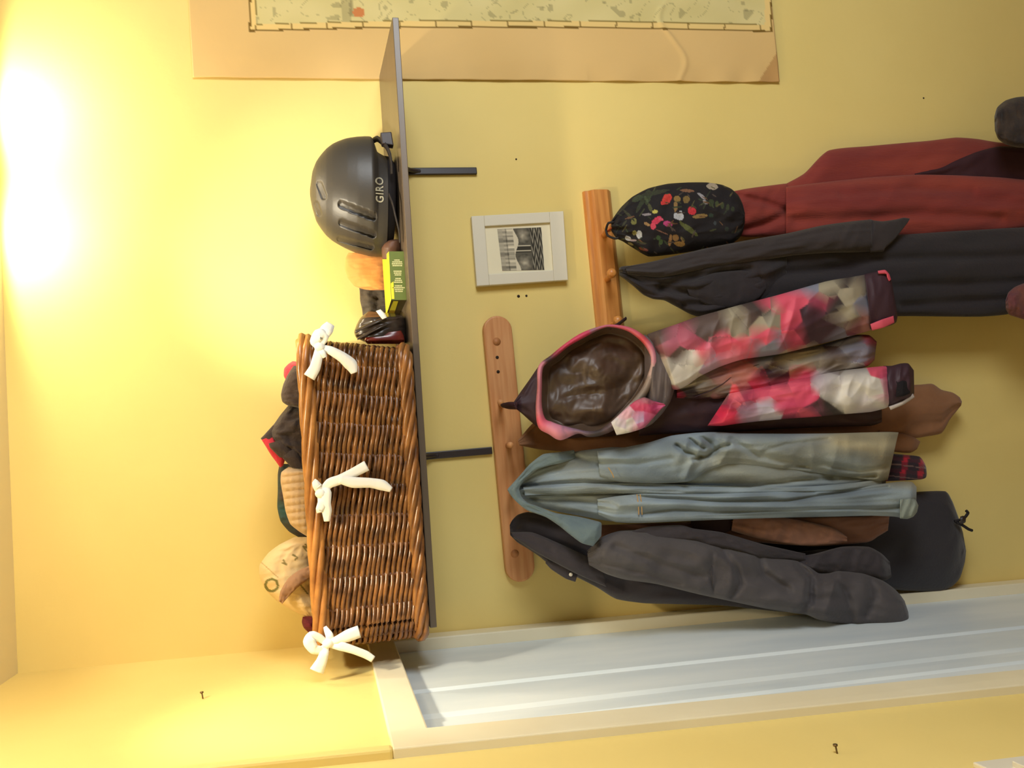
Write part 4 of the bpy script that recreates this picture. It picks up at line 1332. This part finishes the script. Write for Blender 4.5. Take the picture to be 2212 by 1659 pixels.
M_dend = mat('blue_denim', (108, 124, 128), 0.92, vary=((88, 104, 112), 7), bump=(200, 0.25), sheen=0.2)
M_deni = mat('denim_wrong_side', (156, 160, 146), 0.92, vary=((130, 138, 130), 9), bump=(200, 0.25))
M_stit = mat('tan_thread', (190, 150, 96), 0.8)
jk = thing('jacket', 'faded blue denim jacket with spread collar hanging in the middle of the lower rail', 'jacket', W(1100, 1060, -0.1))
loft('body', [(1110, 1050, 1112, 1068, -0.15, 0.006), (1126, 1032, 1130, 1082), (1170, 1000, 1180, 1100), (1234, 977, 1240, 1112), (1317, 966, 1317, 1126), (1380, 966, 1386, 1126), (1478, 940, 1480, 1123), (1553, 936, 1553, 1120), (1700, 936, 1700, 1115), (1789, 937, 1790, 1110), (1850, 937, 1850, 1100), (1900, 937, 1890, 1080), (1925, 936, 1912, 1060, -0.14, 0.012)],
     M_den, jk, y=-0.145, th=0.040, nu=150, nv=110, color=denim_col, folds=[DEN, drape(0.010, 4.0, 1.6, 81)])
loft('sleeve', [(1290, 974, 1296, 1030, -0.185, 0.008), (1340, 968, 1350, 1044), (1400, 956, 1420, 1046), (1450, 941, 1490, 1040), (1500, 935, 1530, 1016), (1550, 933, 1570, 1004), (1600, 936, 1610, 1006), (1700, 937, 1710, 1016), (1800, 936, 1800, 1026), (1870, 934, 1868, 1036), (1920, 933, 1900, 1040), (1941, 934, 1918, 1036, -0.175, 0.014)],
     M_den, jk, y=-0.180, th=0.034, nu=190, nv=90, color=denim_col, folds=[DEN, drape(0.006, 2.4, 2.6, 82), puckers(0.014, 0.030, 5, 1450, 1600, 30), puckers(0.005, 0.02, 3, 1640, 1900)])
loft('sleeve', [(1290, 1078, 1292, 1112, -0.180, 0.008), (1330, 1072, 1330, 1128), (1386, 1066, 1386, 1130), (1500, 1066, 1500, 1125), (1600, 1064, 1600, 1121), (1700, 1060, 1700, 1118), (1800, 1056, 1800, 1116), (1880, 1048, 1880, 1114), (1930, 1042, 1930, 1116), (1950, 1040, 1950, 1119), (1970, 1041, 1968, 1117), (1980, 1052, 1979, 1104, -0.18, 0.016)],
     M_den, jk, y=-0.185, th=0.034, nu=180, nv=90, color=denim_col, folds=[DEN, drape(0.008, 3.2, 1.2, 83)])
loft('placket', [(1130, 1052, 1134, 1070, -0.186, 0.004), (1200, 1048, 1200, 1068), (1350, 1044, 1350, 1066), (1500, 1048, 1500, 1070), (1650, 1052, 1650, 1074), (1760, 1050, 1760, 1074), (1850, 1042, 1850, 1066), (1905, 1034, 1905, 1058, -0.18, 0.004)], M_den, jk, y=-0.192, th=0.012, nu=120, nv=36, color=denim_col, folds=[DEN, drape(0.004, 1.5, 3, 84)])
cf = loft('cuff', [(1944, 1078, 1944, 1120, -0.222, 0.006), (1962, 1072, 1960, 1121), (1978, 1080, 1973, 1116), (1984, 1092, 1981, 1106, -0.215, 0.006)], M_deni, jk, y=-0.215, th=0.016, nu=30, nv=36, folds=[puckers(0.003, 0.06, 3)])
loft('collar', [(1240, 972, 1244, 990, -0.160, 0.004), (1205, 977, 1214, 1000), (1173, 981, 1186, 1006), (1145, 1002, 1156, 1016), (1122, 1028, 1134, 1034), (1104, 1048, 1123, 1052), (1096, 1058, 1122, 1060), (1106, 1074, 1127, 1074), (1122, 1090, 1140, 1086), (1140, 1103, 1160, 1093), (1179, 1117, 1200, 1108), (1208, 1136, 1250, 1116), (1230, 1154, 1284, 1124, -0.205), (1256, 1173, 1299, 1130, -0.214), (1281, 1180, 1299, 1158, -0.214, 0.004)],
     M_dend, jk, y=-0.185, th=0.015, nu=130, nv=40, folds=[drape(0.003, 2, 5, 85)], back=0.6)
px_tube('stitching', [(1376, 1068, -0.222), (1379, 1090, -0.2225), (1380, 1112, -0.221)], 0.0011, M_stit, jk)
px_tube('stitching', [(1383, 1068, -0.222), (1386, 1090, -0.2225), (1387, 1112, -0.221)], 0.0011, M_stit, jk)
px_tube('stitching', [(1314, 1010, -0.218), (1322, 1022, -0.219), (1326, 1032, -0.219)], 0.0012, M_stit, jk)

# patterned ski jacket
PK, LP, WH, GR, BG, MR, TP, TN, DK = (224, 88, 110), (224, 142, 162), (222, 214, 204), (128, 116, 106), (134, 134, 148), (66, 42, 50), (92, 74, 68), (164, 152, 128), (66, 56, 54)
SEEDS = [(1430, 728, TP), (1445, 748, (176, 96, 112)), (1490, 737, (188, 92, 112)), (1470, 768, TP), (1442, 795, (176, 168, 158)), (1466, 806, WH), (1498, 772, WH), (1484, 828, (206, 198, 186)), (1520, 762, PK), (1500, 740, (150, 70, 84)),
    (1520, 715, TP), (1560, 712, TP), (1560, 742, PK), (1592, 706, TN), (1600, 752, PK), (1570, 778, LP), (1545, 795, (176, 150, 170)), (1620, 688, TP), (1640, 664, DK), (1640, 702, TN), (1668, 690, (150, 140, 120)), (1660, 728, PK),
    (1690, 660, PK), (1722, 640, PK), (1704, 690, PK), (1640, 760, BG), (1676, 745, BG), (1745, 625, BG), (1712, 735, (170, 58, 80)), (1758, 680, MR), (1742, 718, MR), (1775, 650, (150, 60, 80)), (1792, 625, TN), (1802, 655, DK),
    (1830, 640, TN), (1815, 690, GR), (1832, 676, TN), (1800, 716, MR), (1825, 605, DK), (1856, 620, TN), (1866, 662, BG), (1850, 704, (110, 56, 66)), (1872, 704, (190, 136, 126)), (1890, 640, MR), (1915, 640, MR), (1912, 594, PK), (1912, 696, PK), (1895, 700, (80, 44, 70)),
    (1490, 846, DK), (1520, 836, GR), (1560, 812, (176, 130, 126)), (1598, 806, (206, 140, 134)), (1640, 832, (196, 62, 90)), (1684, 817, MR), (1728, 812, (190, 62, 88)), (1742, 772, TN), (1700, 778, TN), (1800, 780, GR), (1850, 747, BG), (1880, 758, (118, 104, 110)), (1886, 732, (150, 60, 80)), (1560, 850, GR), (1612, 848, (160, 56, 80)),
    (1590, 856, (250, 120, 130)), (1640, 850, PK), (1690, 842, PK), (1722, 830, PK), (1742, 858, (216, 76, 108)), (1780, 828, (186, 172, 176)), (1800, 860, WH), (1850, 820, WH), (1850, 862, WH), (1782, 880, DK), (1762, 886, (120, 60, 80)), (1752, 900, PK), (1692, 878, (206, 72, 104)), (1652, 882, (190, 176, 190)), (1672, 903, (204, 194, 204)), (1620, 886, (160, 126, 146)), (1566, 898, (216, 48, 80)), (1546, 912, (200, 50, 80)), (1580, 868, (150, 50, 76)),
    (1892, 838, WH), (1880, 884, (196, 184, 194)), (1908, 797, PK), (1920, 832, (214, 96, 140)), (1900, 868, WH),
    (1530, 880, MR), (1470, 880, MR), (1440, 868, MR), (1500, 910, MR), (1700, 912, MR), (1460, 858, (190, 50, 84)), (1500, 862, MR)]
ski_col = seeds_color(SEEDS, 4.5)
M_ski = mat('patterned_ski_shell', (255, 255, 255), 0.55, attr=True, bump=(26, 0.12), spec=0.4)
M_cuff = mat('maroon_black_nylon', (66, 44, 52), 0.55, bump=(30, 0.3))
M_sat = mat('bronze_brown_satin', (88, 68, 52), 0.48, vary=((72, 54, 42), 10), bump=(22, 0.3), spec=0.7)
M_body = mat('dark_maroon_shell', (62, 40, 46), 0.6, bump=(26, 0.2))
M_neck = mat('taupe_shell', (110, 98, 94), 0.6, vary=((96, 84, 84), 8), bump=(26, 0.2))
jk = thing('ski_jacket', 'pink, grey and white patterned ski jacket hanging by its open satin-lined hood', 'jacket', W(1095, 878, -0.1))
loft('body', [(1380, 800, 1380, 942, -0.140, 0.015), (1430, 790, 1430, 938), (1500, 800, 1500, 934), (1600, 815, 1600, 932), (1700, 825, 1700, 926), (1800, 830, 1800, 922), (1880, 838, 1880, 920), (1905, 850, 1905, 912, -0.13, 0.012)], M_body, jk, y=-0.130, th=0.036, nu=110, nv=70, folds=[drape(0.007, 2.6, 2.4, 91)])
loft('side_panel', [(1462, 836, 1462, 860, -0.160, 0.006), (1510, 812, 1510, 862), (1550, 794, 1550, 862), (1617, 772, 1620, 852), (1700, 759, 1706, 832), (1760, 748, 1770, 820), (1810, 734, 1810, 806), (1850, 723, 1850, 799), (1878, 724, 1874, 791), (1894, 738, 1889, 778, -0.155, 0.012)],
     M_ski, jk, y=-0.160, th=0.032, nu=170, nv=100, color=ski_col, folds=[drape(0.008, 3.2, 2.6, 92)])
loft('sleeve', [(1398, 722, 1440, 838, -0.195, 0.012), (1420, 714, 1462, 842), (1462, 700, 1485, 832), (1503, 685, 1510, 814), (1550, 672, 1556, 792), (1600, 658, 1606, 776), (1681, 637, 1690, 764), (1783, 608, 1796, 737), (1840, 598, 1852, 722), (1876, 592, 1890, 711, -0.19, 0.030)],
     M_ski, jk, y=-0.200, th=0.048, nu=260, nv=150, color=ski_col, folds=[drape(0.006, 2.6, 2.6, 93), puckers(0.006, 0.022, 13, 1500, 1760)])
loft('cuff', [(1868, 592, 1882, 712, -0.198, 0.036), (1890, 587, 1906, 708, -0.198, 0.036), (1908, 584, 1926, 702, -0.198, 0.034), (1920, 592, 1936, 696, -0.198, 0.030), (1926, 606, 1939, 682, -0.198, 0.020)], M_cuff, jk, y=-0.198, th=0.040, nu=40, nv=70, folds=[puckers(0.004, 0.04, 3)])
M_pkn = mat('coral_pink_nylon', (220, 88, 106), 0.55, bump=(30, 0.2))
loft('cuff_trim', [(1896, 585, 1898, 592, -0.225, 0.004), (1912, 583, 1914, 592), (1921, 592, 1916, 600), (1925, 604, 1920, 608, -0.225, 0.004)], M_pkn, jk, y=-0.226, th=0.006, nu=24, nv=20)['label'] = 'coral pink corner of the cuff'
loft('cuff_strap', [(1880, 700, 1884, 714, -0.232, 0.004), (1905, 690, 1908, 708, -0.236, 0.004), (1930, 682, 1932, 697, -0.228, 0.004)], M_pkn, jk, y=-0.234, th=0.006, nu=24, nv=20)['label'] = 'coral pink cuff tab'
loft('sleeve', [(1574, 850, 1528, 920, -0.185, 0.012), (1590, 847, 1560, 920), (1610, 843, 1596, 915), (1640, 838, 1640, 910), (1697, 825, 1697, 905), (1767, 810, 1767, 900), (1820, 800, 1820, 895), (1875, 794, 1880, 890), (1905, 791, 1912, 882), (1920, 790, 1928, 874, -0.18, 0.02)],
     M_ski, jk, y=-0.188, th=0.042, nu=230, nv=130, color=ski_col, folds=[drape(0.005, 2.6, 2.6, 94), puckers(0.007, 0.024, 17, 1740, 1930)])
cf = loft('cuff', [(1908, 790, 1914, 880, -0.188, 0.022), (1926, 790, 1930, 876), (1946, 785, 1952, 868), (1962, 785, 1968, 862), (1974, 800, 1975, 850, -0.188, 0.016)], M_cuff, jk, y=-0.188, th=0.036, nu=36, nv=60, folds=[puckers(0.005, 0.05, 5)])
M_vel = mat('black_hook_and_loop', (26, 22, 26), 0.95, bump=(160, 0.5))
loft('cuff_tab', [(1936, 822, 1936, 858, -0.224, 0.003), (1950, 822, 1951, 856), (1965, 822, 1966, 850, -0.222, 0.003)], M_vel, jk, y=-0.226, th=0.007, nu=20, nv=24, kind='lin')['label'] = 'black fastening tab on the cuff'
loft('cuff_edge', [(1920, 878, 1924, 886, -0.206, 0.003), (1950, 866, 1952, 874), (1972, 850, 1976, 858, -0.206, 0.003)], mat('pale_grey_nylon', (196, 184, 176), 0.6), jk, y=-0.210, th=0.007, nu=20, nv=18)
px_tube('zip', [(1500, 858, -0.186), (1530, 846, -0.192), (1560, 830, -0.196), (1600, 800, -0.196), (1680, 778, -0.193), (1760, 782, -0.192), (1810, 782, -0.190)], 0.0022, M_cuff, jk, flat=0.5)
# hood: outer shell, open mouth with satin lining, patterned rim and chin flap
loft('hood_shell', [(1110, 868, 1112, 881, -0.140, 0.008), (1125, 846, 1128, 894), (1145, 818, 1148, 912), (1163, 792, 1166, 926), (1190, 768, 1210, 948), (1256, 720, 1260, 945), (1325, 702, 1330, 942), (1397, 730, 1395, 922), (1420, 770, 1420, 900, -0.120, 0.02)], M_body, jk, y=-0.120, th=0.032, nu=80, nv=70, folds=[drape(0.006, 3, 2.5, 95)])
loft('neck', [(1392, 722, 1392, 925, -0.190, 0.012), (1410, 733, 1410, 915), (1428, 748, 1432, 892), (1446, 774, 1448, 868), (1458, 806, 1458, 838, -0.19, 0.010)], M_neck, jk, y=-0.196, th=0.038, nu=50, nv=70, folds=[drape(0.005, 2, 2, 96)])
OUT = [(1163, 791), (1190, 767), (1222, 741), (1256, 719), (1296, 704.5), (1325, 701), (1365, 708.5), (1397, 730), (1415, 756), (1419, 793), (1410, 828), (1392, 862), (1368, 892), (1331, 926), (1300, 940), (1272, 944), (1248, 937), (1211, 951), (1185, 938), (1163, 923), (1157, 884), (1160, 838)]
INN = [(1174, 794), (1196, 776), (1226, 750), (1259, 731), (1300, 710), (1325, 707.5), (1358, 717), (1388, 741), (1404, 770), (1402, 799), (1389, 833), (1372, 858), (1346, 886), (1318, 912), (1294, 928), (1269, 931), (1244, 926), (1211, 918), (1192, 911), (1178, 904), (1171, 878), (1171, 838)]
NH = 132


def closed_path(P, n):
    m_ = len(P)
    out = []
    for i in range(n):
        t = i / n * m_
        j = int(t)
        f_ = t - j
        q = [P[(j + k) % m_] for k in (-1, 0, 1, 2)]
        out.append(tuple(cr(q[0][k], q[1][k], q[2][k], q[3][k], f_) for k in (0, 1)))
    return out


def mouth_y(px, py):
    return -0.236 + 0.00006 * (px - 1290) - 0.025 * max(0, (1190 - px) / 60.0) * -1


RIMS = [(1163, 791, LP), (1160, 838, (176, 104, 116)), (1158, 884, (196, 120, 134)), (1163, 915, PK), (1185, 936, LP), (1211, 948, LP), (1244, 934, (140, 110, 130)), (1270, 938, (78, 66, 66)), (1300, 936, DK), (1331, 924, (120, 90, 90)),
        (1190, 770, MR), (1222, 745, (206, 60, 92)), (1256, 722, (196, 62, 96)), (1290, 706, (150, 100, 120)), (1325, 703, (214, 96, 122)), (1365, 711, (214, 100, 112)), (1398, 736, (212, 84, 92)), (1416, 770, LP), (1416, 800, (190, 160, 150)), (1404, 830, (150, 130, 116)), (1386, 858, GR), (1360, 890, (170, 150, 150))]
rim_col = seeds_color(RIMS, 6)
po, pi_ = closed_path(OUT, NH), closed_path(INN, NH)
V, F, C = [], [], []
NR = 10
for i in range(NH):
    for k in range(NR):
        a = 2 * PI * k / NR
        s = (1 - math.cos(a)) / 2
        px, py = po[i][0] + (pi_[i][0] - po[i][0]) * s, po[i][1] + (pi_[i][1] - po[i][1]) * s
        yy = -0.222 - 0.016 * math.sin(a) - 0.006 * noise.noise((px * 0.02, py * 0.02, 4.4))
        V.append(W(px, py, yy))
        C.append(rim_col(px, py))
for i in range(NH):
    j = (i + 1) % NH
    for k in range(NR):
        k2 = (k + 1) % NR
        F.append((i * NR + k, i * NR + k2, j * NR + k2, j * NR + k))
mesh_obj('hood_rim', V, F, M_ski, jk, True, C)
# lining bowl
pc = closed_path([((a[0] + b[0]) / 2, (a[1] + b[1]) / 2) for a, b in zip(OUT, INN)], NH)
V, F = [], []
cx_, cy_ = 1288.0, 826.0
NB = 46
for i in range(NB + 1):
    r_ = 1 - i / NB
    for k in range(NH):
        px, py = cx_ + (pc[k][0] - cx_) * r_, cy_ + (pc[k][1] - cy_) * r_
        deep = 0.205 - 0.036 * min(1.0, (1 - r_) / 0.14) + 0.012 * (1 - r_)
        # the crumpled lining bulges back out in big soft folds
        fade = min(1.0, (1 - r_) / 0.2)
        bul = 0.026 * max(0, 1 - math.hypot((px - 1275) / 95.0, (py - 885) / 34.0)) + 0.028 * max(0, 1 - math.hypot((px - 1300) / 75.0, (py - 790) / 52.0))
        wr = 0.010 * (1.0 - 2.3 * abs(noise.noise((px * 0.012 + py * 0.006, py * 0.020 - px * 0.004, 6.6)))) + 0.007 * (1.0 - 2.2 * abs(noise.noise((px * 0.018 + py * 0.008, py * 0.026, 2.6)))) + 0.0018 * (1.0 - 2.2 * abs(noise.noise((px * 0.07, py * 0.05, 8.6))))
        V.append(W(px, py, -deep - fade * (bul + wr)))
for i in range(NB):
    for k in range(NH):
        k2 = (k + 1) % NH
        F.append((i * NH + k, i * NH + k2, (i + 1) * NH + k2, (i + 1) * NH + k))
ln = mesh_obj('hood_lining', V, F, M_sat, jk, True, recalc=False)
ln['label'] = 'crumpled bronze brown satin lining'
sm = ln.modifiers.new('thickness', 'SOLIDIFY')
sm.thickness = 0.002
FLAP = [(1322, 912, WH), (1350, 896, (226, 170, 180)), (1384, 872, (206, 70, 100)), (1400, 858, (120, 100, 98)), (1410, 880, (170, 52, 92)), (1432, 876, (214, 96, 140)), (1400, 905, (200, 92, 130)), (1382, 905, (186, 160, 190)), (1360, 915, WH), (1338, 932, WH), (1345, 915, (206, 190, 200)), (1388, 920, (190, 110, 140))]
loft('chin_flap', [(1320, 912, 1332, 940, -0.248, 0.004), (1346, 888, 1362, 934), (1372, 866, 1391, 924), (1392, 858, 1412, 902), (1412, 866, 1428, 884), (1434, 872, 1438, 876, -0.244, 0.003)], M_ski, jk, y=-0.246, th=0.010, nu=80, nv=60, color=seeds_color(FLAP, 4), folds=[drape(0.003, 2, 2, 97)])
px_tube('hanging_loop', [(1118, 874, -0.150), (1100, 873, -0.135), (1083, 876, -0.100), (1098, 880, -0.120), (1116, 880, -0.150)], [0.006, 0.005, 0.004, 0.005, 0.006], M_redd, jk, flat=0.5)
px_tube('hanging_loop', [(1318, 708, -0.200), (1330, 704, -0.18), (1344, 694, -0.125), (1352, 688, -0.108)], 0.0045, M_body, jk, flat=0.5)
